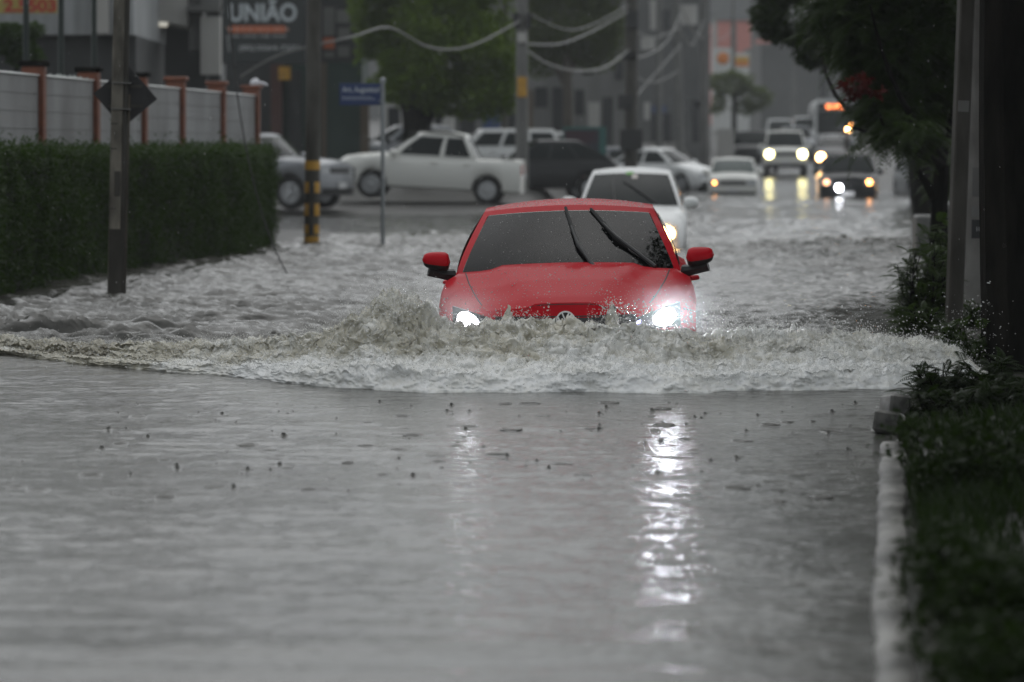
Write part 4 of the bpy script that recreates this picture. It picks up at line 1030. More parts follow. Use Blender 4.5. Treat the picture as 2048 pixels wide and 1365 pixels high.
def frond_set(C, D, length, pairs=11, seed=0, lw=.16):
    """feathery compound leaves: a drooping midrib with paired leaflets; C bases, D directions"""
    g = np.random.default_rng(seed); n = len(C)
    D = D / np.linalg.norm(D, axis=1, keepdims=True)
    S = np.cross(D, np.array([0, 0, 1.0])) + g.normal(0, .15, (n, 3)); S /= np.linalg.norm(S, axis=1, keepdims=True)
    L = (length * g.uniform(.6, 1.3, n))[:, None]; quads = []
    for i in range(pairs):
        t = (i + 1) / pairs; c = C + D * L * t + np.array([0, 0, -1.0]) * L * (.45 * t * t)
        tang = D + np.array([0, 0, -.9]) * t; tang /= np.linalg.norm(tang, axis=1, keepdims=True)
        ll = L * .30 * math.sin(math.pi * min(.93, .18 + .75 * t)); wl = L / pairs * .36
        for sg in (-1, 1):
            e = (S * sg + tang * .45 + np.array([0, 0, -.35])); e /= np.linalg.norm(e, axis=1, keepdims=True)
            quads.append(np.stack([c - tang * wl * .3, c + e * ll * .5 + tang * wl, c + e * ll, c + e * ll * .5 - tang * wl], 1))
    stem = C + D * L * .5 + np.array([0, 0, -1.0]) * L * .11; tip = C + D * L + np.array([0, 0, -1.0]) * L * .45
    q = L * .008 + .0015
    quads.append(np.stack([C - S * q, C + S * q, stem + S * q, stem - S * q], 1)); quads.append(np.stack([stem - S * q, stem + S * q, tip + S * q * .5, tip - S * q * .5], 1))
    V = np.concatenate(quads).reshape(-1, 3); return V, np.arange(len(V)).reshape(-1, 4)
def limb(m, a, b, r0, r1, bend=.15, n=7, seed=0):
    g = random.Random(seed); a = Vector(a); b = Vector(b); d = b - a; o = Vector((g.uniform(-1, 1), g.uniform(-1, 1), g.uniform(-.3, .3))) * d.length * bend
    pts = [a + d * t + o * math.sin(math.pi * t) for t in lin(0, 1, n)]
    m.tube(pts, [r0 + (r1 - r0) * t for t in lin(0, 1, n)], 9); return pts

# hedge: line from near to far, 1.45 m tall
hp = [Vector((-6.3, 13, 0)), at(-300, 262), at(0, 199), at(235, 166), at(470, 146), at(549, 130)]
def hedge():
    r = empty('hedge', hp[1], 0, 'tall clipped dark green hedge standing in the water before the wall', 'hedge')
    H = 1.47; TH = .75; core = MB(); pts = []; g = np.random.default_rng(5)
    for a, b in zip(hp[:-1], hp[1:]):
        d = (b - a).normalized(); nrm = Vector((d.y, -d.x, 0)); back = -nrm
        q = [a + back * .08, b + back * .08, b + back * (TH - .08), a + back * (TH - .08)]
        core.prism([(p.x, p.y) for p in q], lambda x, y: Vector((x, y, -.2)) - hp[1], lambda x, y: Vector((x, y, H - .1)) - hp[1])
        ln = (b - a).length; k = int(ln * (4200 if a is not hp[0] else 1800)); u = g.random(k); h = g.random(k) ** .9; f = g.random(k) < .75
        P_ = np.array(a) + np.outer(u, np.array(b - a))
        dep = np.where(f, g.normal(.02, .035, k), g.random(k) * TH)
        zz = np.where(f, h * H, H + g.normal(-.02, .05, k))
        zz = zz + .05 * vn(P_[:, 0] * 3, P_[:, 1] * 3, seed=2)
        dep = dep + .07 * vn(P_[:, 0] * 2.5, P_[:, 1] * 2.5, zz * 2.5, seed=6) + .05 * vn(P_[:, 0] * 6, P_[:, 1] * 6, zz * 6, seed=7)
        P_ = P_ + np.outer(dep, np.array(back)); P_[:, 2] = zz; pts.append(P_)
        if b is hp[-1] or a is hp[0]:
            k = 2600; P2 = np.array(b if b is hp[-1] else a) + np.outer(g.random(k) * TH, np.array(back)) + np.outer(g.normal(0, .04, k), np.array(d)); P2[:, 2] = g.random(k) * H; pts.append(P2)
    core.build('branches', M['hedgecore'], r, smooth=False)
    C = np.concatenate(pts) - np.array(hp[1]); V, F = leaves(C, .055, .42, seed=8)
    # taller loose shoots along the top
    k = 2200; i = g.integers(0, len(C), k); T_ = C[i].copy(); T_[:, 2] = H + g.exponential(.05, k) * (1 + .8 * vn(T_[:, 0] * 2.2, T_[:, 1] * 2.2, seed=12))
    V2, F2 = leaves(T_, .075, .3, seed=9)
    bulk('foliage', np.concatenate([V, V2]), np.concatenate([F, F2 + len(V)]), M['hedgeleaf'], r)
hedge()

# wall with terracotta posts
wb_ = at(503, 126); wa = at(-330, 218); wa = wa + (wa - wb_).normalized() * 9
WT = 2.33
def wall():
    r = empty('boundary_wall', wa, 0, 'pale grey block wall with terracotta posts rising above the hedge', 'wall')
    d = (wb_ - wa); ln = d.length; d.normalize(); ang = math.atan2(d.y, d.x); nrm = Vector((d.y, -d.x, 0))
    posts = []
    for px in (68, 178, 275, 352, 434, 503):
        # where the line of sight of that column meets the wall line
        k = (px - 1024) / FPX; t = (k * wa.y - wa.x) / (d.x - k * d.y); posts.append(t)
    st = posts[1] - posts[0]; posts = [posts[0] - st * q for q in range(7, 0, -1)] + posts
    for i in range(len(posts) - 1):
        a, b = posts[i] + .09, posts[i + 1] - .09
        if b - a < .1: continue
        c = d * ((a + b) / 2)
        p = MB().box((c.x, c.y, WT / 2 - .1), (b - a, .14, WT + .2), rz=ang).build('panel', M['block'], r, smooth=False)
        m = MB(); h = WT; rw = 0
        while h > .9:
            h -= .2; rw += 1
            m.box((c + nrm * .072).to_tuple()[:2] + (h,), (b - a, .006, .007), rz=ang)
            if rw % 2: 
                for e in (a + .12, b - .12): m.box((d * e + nrm * .073).to_tuple()[:2] + (h,), (.22, .008, .02), rz=ang)
        m.build('mortar_line', M['mortar'], p, smooth=False)
        MB().box((c.x, c.y, WT + .012), (b - a, .18, .024), rz=ang, bev=.006).build('coping', M['white'], r)
    for t in posts:
        c = d * t
        q = MB().box((c.x, c.y, WT / 2), (.17, .26, WT + .24), rz=ang, bev=.01).build('post', M['terracotta'], r)
        MB().box((c.x, c.y, WT + .15), (.24, .32, .06), rz=ang, bev=.01).build('cap', M['bark'] if t < posts[10] else M['terracotta'], q)
    return d, ang, posts
wd_, wang, wposts = wall()
# broken pale glass bits set along the top
def glass_bits():
    g = random.Random(3); m = MB()
    for i in range(26):
        t = wposts[7] + .2 + g.random() * (wposts[8] - wposts[7] - .3) if i < 18 else wposts[6] + g.random() * 1.2
        c = wa + wd_ * t; h = g.uniform(.015, .05)
        m.lathe([(.022, 0), (.016, h * .5), (.003, h)], 5, 'Z', (c.x, c.y, WT + .02))
    tag(m.build('glass_shards', pm('pale glass shards', (.3, .32, .3), .15), None), 'row of pale broken glass shards set along the top of the block wall', 'glass shards', kind='stuff')
glass_bits()
o = MB().lathe([(.0, -.10), (.06, -.07), (.09, 0), (.05, .05), (.0, .07)], 10, 'X', (0, 0, 0)).box((.12, 0, -.01), (.14, .08, .05), ry=.3, bev=.02).build('white_bag', pm('white plastic bag', (.7, .7, .74), .35, bump=.02, bscale=14))
o.location = P(512, 167, 125); tag(o, 'crumpled white plastic bag caught on the last post of the block wall', 'bag')

M['fencegreen'] = pm('dark green steel', (.008, .018, .014), .5)
for px, s, lb in ((52, 150, 'dark green fence post nearest the yellow number sign'), (122, 143, 'dark green fence post at the end of the yellow number sign'), (188, 136, 'dark green fence post beside the concrete pole')):
    o = MB().tube([(0, 0, -.2), (0, 0, 5.5)], .042, 8).build('fence_post', M['fencegreen']); o.location = at(px, s) ; tag(o, lb, 'fence post', 'dark green fence posts behind the wall')

# concrete street pole with the back of a diamond sign
def pole_near():
    b = at(233, 199); r = empty('concrete_pole', b, R(4), 'weathered square concrete pole standing in the flood before the hedge', 'pole'); r.rotation_euler = (0, R(1.2), R(6))
    MB().box((-.035, 0, 3.5), (.115, .16, 8), bev=.012).build('shaft', M['concrete'], r)
    MB().box((.045, .03, 3.5), (.055, .14, 8.01), bev=.01).build('side_rib', M['concdark'], r)
    MB().tube([(.085, -.03, -.4), (.083, -.03, 1.0), (.087, -.03, 2.05)], .011, 8).build('conduit', M['barkpale'], r)
    MB().box((-.02, -.082, .22), (.13, .01, .95), bev=.004).build('dark_patch', M['concdark'], r)  # dark plates on the shaft's front, low and midway
    MB().box((-.015, -.083, 1.15), (.06, .01, .25), bev=.004).build('dark_patch', M['concdark'], r)
    for z in (2.16, 1.90): MB().box((.005, 0, z), (.20, .19, .012), bev=.003).build('strap', M['concgrey'], r)
    for z in (.6, .9, 1.5, 1.75): MB().box((-.06, -.081, z), (.07, .006, .012)).build('step_hole', M['concdark'], r)
    sroot = empty('diamond_sign', b + Vector((.075, .13, 2.03)), R(8), 'black back of a diamond road sign strapped behind the concrete pole', 'road sign')
    MB().box((0, 0, 0), (.455, .006, .455), ry=R(45 + 5), bev=.002).build('plate', M['plastic'], sroot)
    for z in (.1, -.1): MB().box((0, -.012, z), (.34, .012, .03)).build('bracket', M['concdark'], sroot)
pole_near()
def wire(name, pts, r, m, label, cat='wire', group=None, n=14):
    pts = [Vector(p) for p in pts]; out = []
    for i in range(len(pts) - 1):
        p0, p1, p2, p3 = pts[max(i - 1, 0)], pts[i], pts[i + 1], pts[min(i + 2, len(pts) - 1)]
        for k in range(n):
            t = k / n
            out.append(.5 * ((2 * p1) + (p2 - p0) * t + (2 * p0 - 5 * p1 + 4 * p2 - p3) * t * t + (3 * p1 - p0 - 3 * p2 + p3) * t ** 3))
    out.append(pts[-1])
    return tag(MB().tube([p for p in out], r, 6).build(name, m), label, cat, group)
M['wire'] = pm('dark wire', (.015, .015, .015), .7, spec=.1); M['cable'] = pm('grey cable', (.2, .2, .19), .5)
wire('guy_wire', [P(455, -60, 150), P(470, 150, 155), P(497, 320, 160), P(540, 475, 165), P(597, 590, 172)], .010, M['wire'], 'thin dark stay wire slanting down into the flood beside the hedge')

M['yellow'] = pm('yellow road paint', (.55, .30, .03), .5, col2=(.42, .22, .025), nscale=8); M['blackp'] = pm('black road paint', (.02, .02, .018), .5)
def pole_striped():
    b = at(623, 127.5); r = empty('striped_pole', b, 0, 'round dark pole with yellow and black hazard bands standing at the corner', 'pole'); r.rotation_euler = (0, R(.6), 0)
    MB().lathe([(.117, -.4), (.115, 1.3), (.112, 2.5), (.105, 7)], 20).build('shaft', M['concdark'], r)
    m1 = MB(); m2 = MB()
    z0 = pz(490, 127.5)
    for k, (a, c) in enumerate([(.03, .13), (.17, .31), (.45, .64), (.81, .98), (1.17, 1.31)]):
        m = MB().lathe([(.1205, a), (.1205, c)], 20); m.build('yellow_band', M['yellow'], r)
    for z in (.24, .545, .895):
        MB().box((0, -.105, z), (.085, .036, .20), bev=.01).build('black_patch', M['blackp'], r)
pole_striped()
M['signblue'] = pm('street sign blue', (.012, .035, .13), .4); M['signwhite'] = pm('sign lettering', (.42, .46, .52), .5); M['galv'] = pm('galvanised steel', (.26, .28, .29), .4, metal=.3)
def street_sign():
    s = 132; b = at(765.5, s); r = empty('street_name_sign', b, 0, 'blue street name plate on a slim grey pole in the water', 'street sign')
    MB().lathe([(.032, -.4), (.03, 2.4), (.03, 2.52)], 14).build('pole', M['galv'], r)
    MB().lathe([(.045, 2.50), (.045, 2.56), (.02, 2.58)], 12).build('cap', M['galv'], r)
    zc = pz(189, s); wpl = .63
    pl = MB().box((-.34, 0, zc), (wpl, .012, .33), bev=.003).build('plate', M['signblue'], r)
    text('lettering', 'Art. Augusttus', .12, M['signwhite'], pl, (-.335, -.009, zc + .07), width=.56, bold=.003)
    for k, (ww, zz) in enumerate(((.40, -.045), (.44, -.075))): 
        m = MB(); x = -.335 - .28; g = random.Random(k)
        while x < -.335 - .28 + ww: l = g.uniform(.03, .07); m.box((x + l / 2, -.008, zc + zz), (l, .003, .012)); x += l + .012
        m.build('small_lettering', M['signwhite'], pl)
    for dz in (.1, -.1): MB().box((-.02, -.0, zc + dz), (.09, .075, .02)).build('clamp', M['galv'], r)
street_sign()

# ------------------------------------------------------------------ buildings on the left
M['cladding'] = pm('white cladding', (.40, .41, .42), .6, col2=(.28, .29, .29), nscale=2.2, stretch=(3, 3, .25), bump=.006, bscale=14)
M['plaster'] = pm('white plaster', (.46, .455, .43), .7, col2=(.36, .35, .33), nscale=1.0, stretch=(1, 1, .3))
M['plastergrey'] = pm('grey plaster', (.19, .19, .183), .7, col2=(.12, .12, .115), nscale=1.0, stretch=(1, 1, .3))
M['darkwall'] = pm('dark grey wall', (.022, .024, .025), .6, col2=(.032, .034, .034), nscale=1.2)
M['greenwall'] = pm('dark green wall', (.012, .035, .027), .5, col2=(.02, .045, .036), nscale=.8)
M['brown'] = pm('brown painted post', (.10, .075, .05), .6); M['redbrown'] = pm('red brown wall', (.075, .028, .022), .6)
M['signyellow'] = pm('yellow sign board', (.42, .33, .08), .5, col2=(.34, .27, .07), nscale=3); M['signred'] = pm('red sign digits', (.38, .035, .02), .5)
M['orange'] = pm('orange board', (.52, .12, .035), .5); M['blacksign'] = pm('black sign face', (.012, .017, .017), .4); M['lettergrey'] = pm('pale sign letters', (.52, .56, .58), .5)
M['lettersoft'] = pm('dim sign letters', (.36, .37, .37), .5)
M['tube'] = lamp('fluorescent tube', (1.0, .93, .75), .25)
def block(m, x0, x1, s, z0, z1, depth, dy=0):
    """box spanning photo columns x0..x1 at scale s, from z0 to z1, depth metres back"""
    a = at(x0, s); b = at(x1, s); return m.box(((a.x + b.x) / 2, a.y + depth / 2 + dy, (z0 + z1) / 2), (b.x - a.x, depth, z1 - z0))
def rel(o, r):  # parent a part built in world coordinates to an unrotated thing
    o.parent = r; o.location = Vector(o.location) - Vector(r.location); return o
def workshop():
    s = 105; r = empty('workshop', at(100, s), 0, 'workshop with white ribbed cladding above a dark wall, behind the fence', 'building')
    rel(block(MB(), -160, 268, s, pz(70, s), 8.5, 6).build('upper_cladding', M['cladding'], None, smooth=False), r)
    m = MB()
    for k in range(60): 
        x = -160 + k * 7.1
        block(m, x, x + 1.6, s, pz(70, s) + .01, 8.4, .02, dy=-.02)
    rel(m.build('rib', M['cladding'], None, smooth=False), r)
    rel(block(MB(), -160, 268, s, -.3, pz(70, s), 5.5, dy=.35).build('wall', M['darkwall'], None, smooth=False), r)
    rel(block(MB(), 192, 220, s, pz(69, s), 8.5, .3, dy=-.36).build('pilaster', M['plaster'], None, smooth=False), r)
    y = empty('number_sign', at(40, 110), 0, 'yellow board with red phone digits on the white cladding', 'sign')
    bo = rel(block(MB(), -150, 114, 110, pz(27, 110), pz(27, 110) + .55, .06, dy=0).build('board', M['signyellow'], None, smooth=False), y)
    text('digits', '2.5503', .30, M['signred'], y, Vector(((60 - 40) / 110, -.012, pz(13, 110))), width=105 / 110, bold=.012)
workshop()
def carport():
    s = 98; r = empty('white_building', at(340, s), 0, 'white fronted building with a deep dark opening and pale columns', 'building')
    m = MB(); a0, a1 = at(268, s), at(375, s)
    # fascia slopes down towards its far end
    za, zb = pz(33, s), pz(53, s)
    V = [(a0.x, a0.y, za), (a1.x, a1.y, zb), (a1.x, a1.y, 8), (a0.x, a0.y, 8), (a0.x, a0.y + 4, za), (a1.x, a1.y + 4, zb), (a1.x, a1.y + 4, 8), (a0.x, a0.y + 4, 8)]
    m.add(V, [(0, 1, 2, 3), (7, 6, 5, 4), (0, 4, 5, 1), (1, 5, 6, 2), (2, 6, 7, 3), (3, 7, 4, 0)])
    rel(m.build('fascia', M['plaster'], None, smooth=False), r)
    rel(block(MB(), 230, 405, s, -.3, 8, .4, dy=4.2).build('back_wall', M['darkwall'], None, smooth=False), r)
    rel(block(MB(), 376, 402, s, pz(100, s), 8, 1.0, dy=.2).build('wall', M['plastergrey'], None, smooth=False), r)
    rel(block(MB(), 402, 441, s, pz(150, s), pz(34, s), .5, dy=-.15).build('column', M['plaster'], None, smooth=False), r)
    rel(block(MB(), 376, 441, s, pz(24, s), pz(24, s) + .12, .9, dy=-.3).build('ledge', M['plastergrey'], None, smooth=False), r)
    rel(block(MB(), 402, 441, s, pz(20, s), 8, .5, dy=-.1).build('wall', M['plastergrey'], None, smooth=False), r)
    rel(block(MB(), 372, 412, s, -.3, pz(102, s), .4, dy=.1).build('wall', M['darkwall'], None, smooth=False), r)
    rel(MB().tube([P(292, 48, s), P(335, 50, s)], .05, 8).build('tube_lamp', M['tube'], None), r)
    rel(block(MB(), 258, 268, s, -.2, 8, .3, dy=-.5).build('column', M['concdark'], None, smooth=False), r)
    rel(block(MB(), 268, 281, s, pz(23, s), pz(0, s) + .3, .2, dy=-.4).build('orange_plate', M['orange'], None, smooth=False), r)
    rel(block(MB(), 272, 284, s, pz(125, s), pz(100, s), .08, dy=-.2).build('white_plate', M['plaster'], None, smooth=False), r)
carport()
def shop():
    s = 68; r = empty('car_shop', at(600, s), 0, 'dark green corner shop standing under a big black sign box', 'building')
    rel(block(MB(), 446, 545, s, -.3, pz(110, s), 3, dy=1).build('wall', M['darkwall'], None, smooth=False), r)
    rel(block(MB(), 540, 562, s, -.3, pz(120, s), .6, dy=.3).build('pilaster', M['redbrown'], None, smooth=False), r)
    rel(block(MB(), 562, 722, s, -.3, pz(100, s), 5, dy=.8).build('wall', M['greenwall'], None, smooth=False), r)
    rel(block(MB(), 440, 725, s, pz(100, s), 9, 5, dy=1.2).build('upper_wall', M['darkwall'], None, smooth=False), r)
    rel(block(MB(), 575, 600, s, -.3, pz(140, s), .2, dy=.6).build('shutter', M['darkwall'], None, smooth=False), r)
    rel(block(MB(), 720, 737, s, -.3, pz(180, s), .4, dy=.3).build('pilaster', M['brown'], None, smooth=False), r)
    rel(block(MB(), 556, 580, s, pz(160, s), pz(133, s), .06, dy=.22).build('orange_plate', M['yellow'], None, smooth=False), r)
    rel(block(MB(), 640, 650, s, -.3, pz(120, s), .06, dy=.7).build('pipe', M['brown'], None, smooth=False), r)
    # sign box
    b = empty('shop_sign', at(530, 71), 0, 'big black sign box lettered in pale grey with an orange stripe', 'sign')
    x0, x1 = (443 - 530) / 71, (612 - 530) / 71; zt_, zb_ = pz(-45, 71), pz(128, 71)
    MB().box(((x0 + x1) / 2, .3, (zt_ + zb_) / 2), (x1 - x0, .6, zt_ - zb_), bev=.01).build('box', M['blacksign'], b)
    q = lambda px, py: ((px - 530) / 71, -.008, pz(py, 71))
    text('lettering', 'UNIÃO', .68, M['lettergrey'], b, q(526, 27.5), width=135 / 71, bold=.018)
    stx0, stx1 = q(459, 0)[0], q(570, 0)[0]
    st = MB().box(((stx0 + stx1) / 2, -.006, pz(59, 71)), (stx1 - stx0, .014, 14 / 71)).build('stripe', M['orange'], b)
    text('stripe_lettering', 'VEÍCULOS', .14, pm('stripe letters', (.62, .35, .26), .5), st, ((stx0 + stx1) / 2, -.018, pz(59.5, 71)), width=125 / 71, spacing=1.5, bold=.004)
    g = random.Random(4); x = q(461, 0)[0]
    for wn in (5, 7, 5, 7):
        m = MB()
        for k in range(wn): m.box((x, -.008, pz(72.5, 71)), (.033, .006, g.choice((.068, .068, .10)))); x += .0575
        x += .075; m.build('small_lettering', M['lettersoft'], b)
    text('area_code', '(85)', .19, M['lettersoft'], b, q(494, 96.5), width=32 / 71, bold=.006)
    text('phone_number', '3264-7271', .19, M['lettersoft'], b, q(556, 96.5), width=86 / 71, bold=.006)
    ph = MB().tube([q(457, 90), q(455, 71), q(459, 104)], .024, 6).build('phone_icon', M['lettersoft'], b)
    rel(block(MB(), 614, 622, 96, pz(80, 70), pz(25, 70), .05).build('strip_lamp', M['lettersoft'], None), b)
    # second panel beyond the striped pole
    c = empty('panel_sign', at(675, 70), 0, 'grey panelled sign with a small orange square beyond the striped pole', 'sign')
    rel(block(MB(), 636, 712, 70, pz(125, 70), pz(-40, 70), .3).build('box', M['darkwall'], None, smooth=False), c)
    for x0, x1, y0, y1, mm in ((647, 669, 15, 72, 'plastergrey'), (673, 700, 20, 46, 'plastergrey'), (676, 700, 56, 80, 'plastergrey'), (676, 699, 93, 114, 'plastergrey'), (648, 668, 104, 116, 'plastergrey'), (647, 669, 76, 98, 'orange')):
        rel(block(MB(), x0, x1, 70, pz(y1, 70), pz(y0, 70), .03, dy=-.03).build('panel' if mm != 'orange' else 'orange_square', M[mm], None, smooth=False), c)
shop()

# buildings and things further down the street
def facade(name, label, x0, x1, s, z1, depth, mat_, wins=(), cat='building', z0=-.5, extra=()):
    r = empty(name, at((x0 + x1) / 2, s), 0, label, cat)
    rel(block(MB(), x0, x1, s, z0, z1, depth).build('wall', M[mat_], None, smooth=False), r)
    rel(block(MB(), x0 - 1, x1 + 1, s, z1, z1 + .18, depth + .3, dy=-.15).build('parapet', M['plastergrey'], None, smooth=False), r)
    for (a, b, ya, yb, mm, nm) in wins:
        f = rel(block(MB(), a, b, s, pz(yb, s), pz(ya, s), .08, dy=-.05).build(nm, M[mm], None, smooth=False), r)
    return r
M['farwin'] = pm('dark far window', (.02, .022, .024), .15)
M['pink'] = pm('pink wall', (.62, .24, .20), .6); M['fargrey'] = pm('grey building wall', (.085, .088, .087), .6, col2=(.12, .12, .116), nscale=.3)
M['paleblue'] = pm('blue awning', (.03, .06, .16), .5); M['shellyellow'] = pm('station yellow', (.62, .34, .03), .45); M['shellred'] = pm('station orange', (.65, .20, .02), .45)
M['canopywhite'] = pm('white canopy', (.6, .6, .58), .5)
M['tealboard'] = pm('teal board frame', (.04, .14, .13), .5); M['plum'] = pm('plum poster', (.05, .02, .032), .4, col2=(.035, .04, .055), nscale=.9, lo=.45, hi=.55); M['bin'] = pm('orange brown bin', (.22, .075, .02), .6, col2=(.16, .05, .02), nscale=2)
facade('white_wall_house', 'white walled house seen through the gap under the big tree', 760, 905, 58, 5.4, 4, 'plaster', [(868, 884, 205, 262, 'farwin', 'window'), (776, 800, 215, 262, 'farwin', 'door')])
facade('long_shop_row', 'grey shop row with dark doorways behind the parked white cars', 905, 1140, 50, 11, 6, 'plastergrey',
       [(920, 950, 225, 300, 'farwin', 'door'), (965, 1000, 215, 300, 'paleblue', 'shutter'), (1012, 1040, 228, 300, 'farwin', 'door'), (1070, 1095, 175, 215, 'farwin', 'window'), (1105, 1128, 175, 300, 'farwin', 'door'), (1050, 1066, 180, 290, 'brown', 'door')])
facade('pale_house', 'pale two storey house between the two dark poles', 1140, 1252, 46, 13.5, 6, 'plastergrey',  # upper height out of view, raised to darken the water's reflection
       [(1150, 1168, 180, 230, 'farwin', 'window'), (1176, 1200, 205, 255, 'plaster', 'panel'), (1205, 1225, 195, 290, 'farwin', 'door'), (1230, 1245, 120, 160, 'farwin', 'window'), (1165, 1185, 120, 150, 'farwin', 'window')])
facade('dark_shop', 'dim shopfronts with a blue awning beyond the dark pole', 1270, 1420, 40, 15, 8, 'fargrey',  # extra unseen height, added so the flood mirrors less sky
       [(1288, 1300, 205, 240, 'plaster', 'panel'), (1304, 1332, 212, 226, 'paleblue', 'awning'), (1302, 1342, 228, 285, 'farwin', 'door'), (1384, 1402, 200, 285, 'farwin', 'door'), (1390, 1402, 204, 216, 'paleblue', 'sign'), (1300, 1318, 0, 60, 'plaster', 'panel'), (1322, 1340, 20, 60, 'farwin', 'window'), (1350, 1395, 10, 50, 'plaster', 'panel'), (1282, 1310, 75, 100, 'plaster', 'panel'), (1345, 1356, 80, 100, 'farwin', 'window')])
facade('pink_building', 'pink fronted building rising behind the petrol station', 1432, 1502, 24, pz(42, 24), 10, 'pink', [(1462, 1472, 48, 108, 'fargrey', 'pillar'), (1424, 1434, 40, 108, 'plaster', 'panel')])
facade('grey_hall', 'plain grey building wall beside the petrol station behind the queue of cars', 1522, 1660, 26, pz(92, 26), 20, 'fargrey', [(1640, 1652, 150, 200, 'farwin', 'window')])
facade('low_houses', 'low pale houses with dull roofs behind the canopy of the petrol station', 1500, 1580, 22, pz(70, 22), 10, 'plastergrey', [(1510, 1540, 80, 88, 'pink', 'roof_band'), (1540, 1565, 96, 106, 'plaster', 'panel')])
facade('tower_block', 'wide grey tower block closing the end of the street', 1180, 1900, 13, 50, 30, 'fargrey', [(1300 + 40 * k, 1318 + 40 * k, -40, -15, 'farwin', 'window') for k in range(6)])  # made taller above view to darken reflections in the flood
facade('far_terrace', 'long dim terrace of buildings beyond the shops', 300, 1200, 17, 34, 20, 'fargrey', [(760 + 60 * k, 790 + 60 * k, 30, 60, 'farwin', 'window') for k in range(7)])  # unseen upper part heightened to darken the mirrored water
def station():
    r = empty('petrol_station', at(1440, 28), 0, 'petrol station canopy with a yellow band and a round orange emblem', 'petrol station')
    s = 28
    rel(block(MB(), 1290, 1420, s, pz(142, s), pz(106, s), 7).build('canopy', M['canopywhite'], None, smooth=False), r)
    rel(block(MB(), 1318, 1354, s, pz(136, s), pz(118, s), .1, dy=-.1).build('yellow_band', M['shellyellow'], None, smooth=False), r)
    rel(block(MB(), 1286, 1306, s, pz(132, s), pz(118, s), .1, dy=-.1).build('yellow_band', M['shellyellow'], None, smooth=False), r)
    for px in (1310, 1400): rel(block(MB(), px, px + 8, s, .5, pz(140, s), .4, dy=3).build('column', M['plastergrey'], None, smooth=False), r)
    t = empty('petrol_sign', at(1446, 30), 0, 'white petrol price pylon with a round orange emblem', 'sign')
    rel(block(MB(), 1424, 1464, 30, .3, pz(96, 30), .4).build('pylon', M['canopywhite'], None, smooth=False), t)
    c = P(1446, 117, 30); rel(MB().lathe([(.40, 0), (.40, -.06), (.36, -.08)], 24, 'Y', (c.x, c.y - .02, c.z)).build('emblem', M['shellred'], None), t)
    u = empty('price_board', at(1483, 30), 0, 'square board banded in yellow and orange beside the round emblem', 'sign')
    rel(block(MB(), 1467, 1499, 30, .3, pz(106, 30), .3).build('board', M['canopywhite'], None, smooth=False), u)
    rel(block(MB(), 1469, 1497, 30, pz(124, 30), pz(114, 30), .05, dy=-.06).build('yellow_band', M['shellyellow'], None, smooth=False), u)
    rel(block(MB(), 1469, 1497, 30, pz(133, 30), pz(124, 30), .05, dy=-.05).build('orange_band', M['shellred'], None, smooth=False), u)
station()
def board():
    s = 70; r = empty('poster_board', at(1168, s), 0, 'plum coloured poster board in a teal frame on the kerb', 'board')
    rel(block(MB(), 1126, 1212, s, pz(312, s), pz(254, s), .1).build('frame', M['tealboard'], None, smooth=False), r)
    rel(block(MB(), 1129, 1198, s, pz(309, s), pz(260, s), .03, dy=-.03).build('poster', M['plum'], None, smooth=False), r)
    for px in (1135, 1196): rel(block(MB(), px, px + 4, s, -.2, pz(312, s), .06, dy=.02).build('leg', M['wire'], None, smooth=False), r)
    o = block(MB(), 1164, 1212, 69, -.1, pz(308, 69), .5, dy=-.6).build('kiosk', M['bin'], None, smooth=False); tag(o, 'orange brown box standing in front of the plum poster board', 'box')
board()
o = block(MB(), 1434, 1468, 46, .1, pz(258, 46), .2).build('pale_board', M['plaster'], None, smooth=False); tag(o, 'blank pale board standing behind the boxy white hatchback', 'board')

# poles and cables down the street
def pole(px, s, r0, lean, label, z=None, mat_='concdark', top=12, extras=()):
    b = at(px, s); b.z = ground_at(b.x, b.y) - .3
    r = empty('utility_pole', b, 0, label, 'pole', 'utility poles along the street'); r.rotation_euler = (0, R(lean), 0)
    MB().lathe([(r0, 0), (r0 * .9, 4), (r0 * .7, top)], 16).build('shaft', M[mat_], r)
    for (nm, zz, dx, dim, mm) in extras: MB().box((dx, -r0 - dim[1] / 2 + .02, zz - b.z), dim, bev=.01).build(nm, M[mm], r)
    return r
pole(1044, 77, .175, 0, 'tall pole with an orange plate and a pale box behind the red car', mat_='concgrey', extras=[('orange_plate', pz(175, 77), 0, (.25, .05, .52), 'yellow'), ('pale_box', pz(76, 77), 0, (.24, .12, .26), 'plaster'), ('meter_box', pz(42, 77), -.16, (.16, .2, .4), 'plastic'), ('meter_box', pz(42, 77), .18, (.14, .2, .4), 'plastic')])
pole(1261, 60, .24, .3, 'thick dark pole wound with black boxes above the pale saloon', extras=[('junction_box', pz(205, 60), -.2, (.5, .3, .5), 'plastic'), ('junction_box', pz(112, 60), -.1, (.5, .3, .25), 'wire'), ('junction_box', pz(280, 60), 0, (.75, .3, .7), 'plastic'), ('junction_box', pz(40, 60), 0, (.4, .3, .6), 'plastic')])
pole(1361, 52, .17, -1.2, 'lean grey pole beside the spray of the turning saloon', mat_='concgrey')
pole(1408, 44, .20, 0, 'thin dark pole in front of the petrol station', mat_='concgrey')
pole(1318, 46, .15, 0, 'thin pole before the blue awning', mat_='concgrey')
pole(1467, 32, .14, 0, 'far pole standing by the round orange emblem', mat_='concgrey')
pole(1589, 30, .17, 0, 'far pole before the plain grey building', mat_='concgrey', top=7)
pole(1010, 60, .10, 0, 'slim pole half hidden in the crown of the big tree', mat_='concdark')
CG = 'cables sagging between the poles'
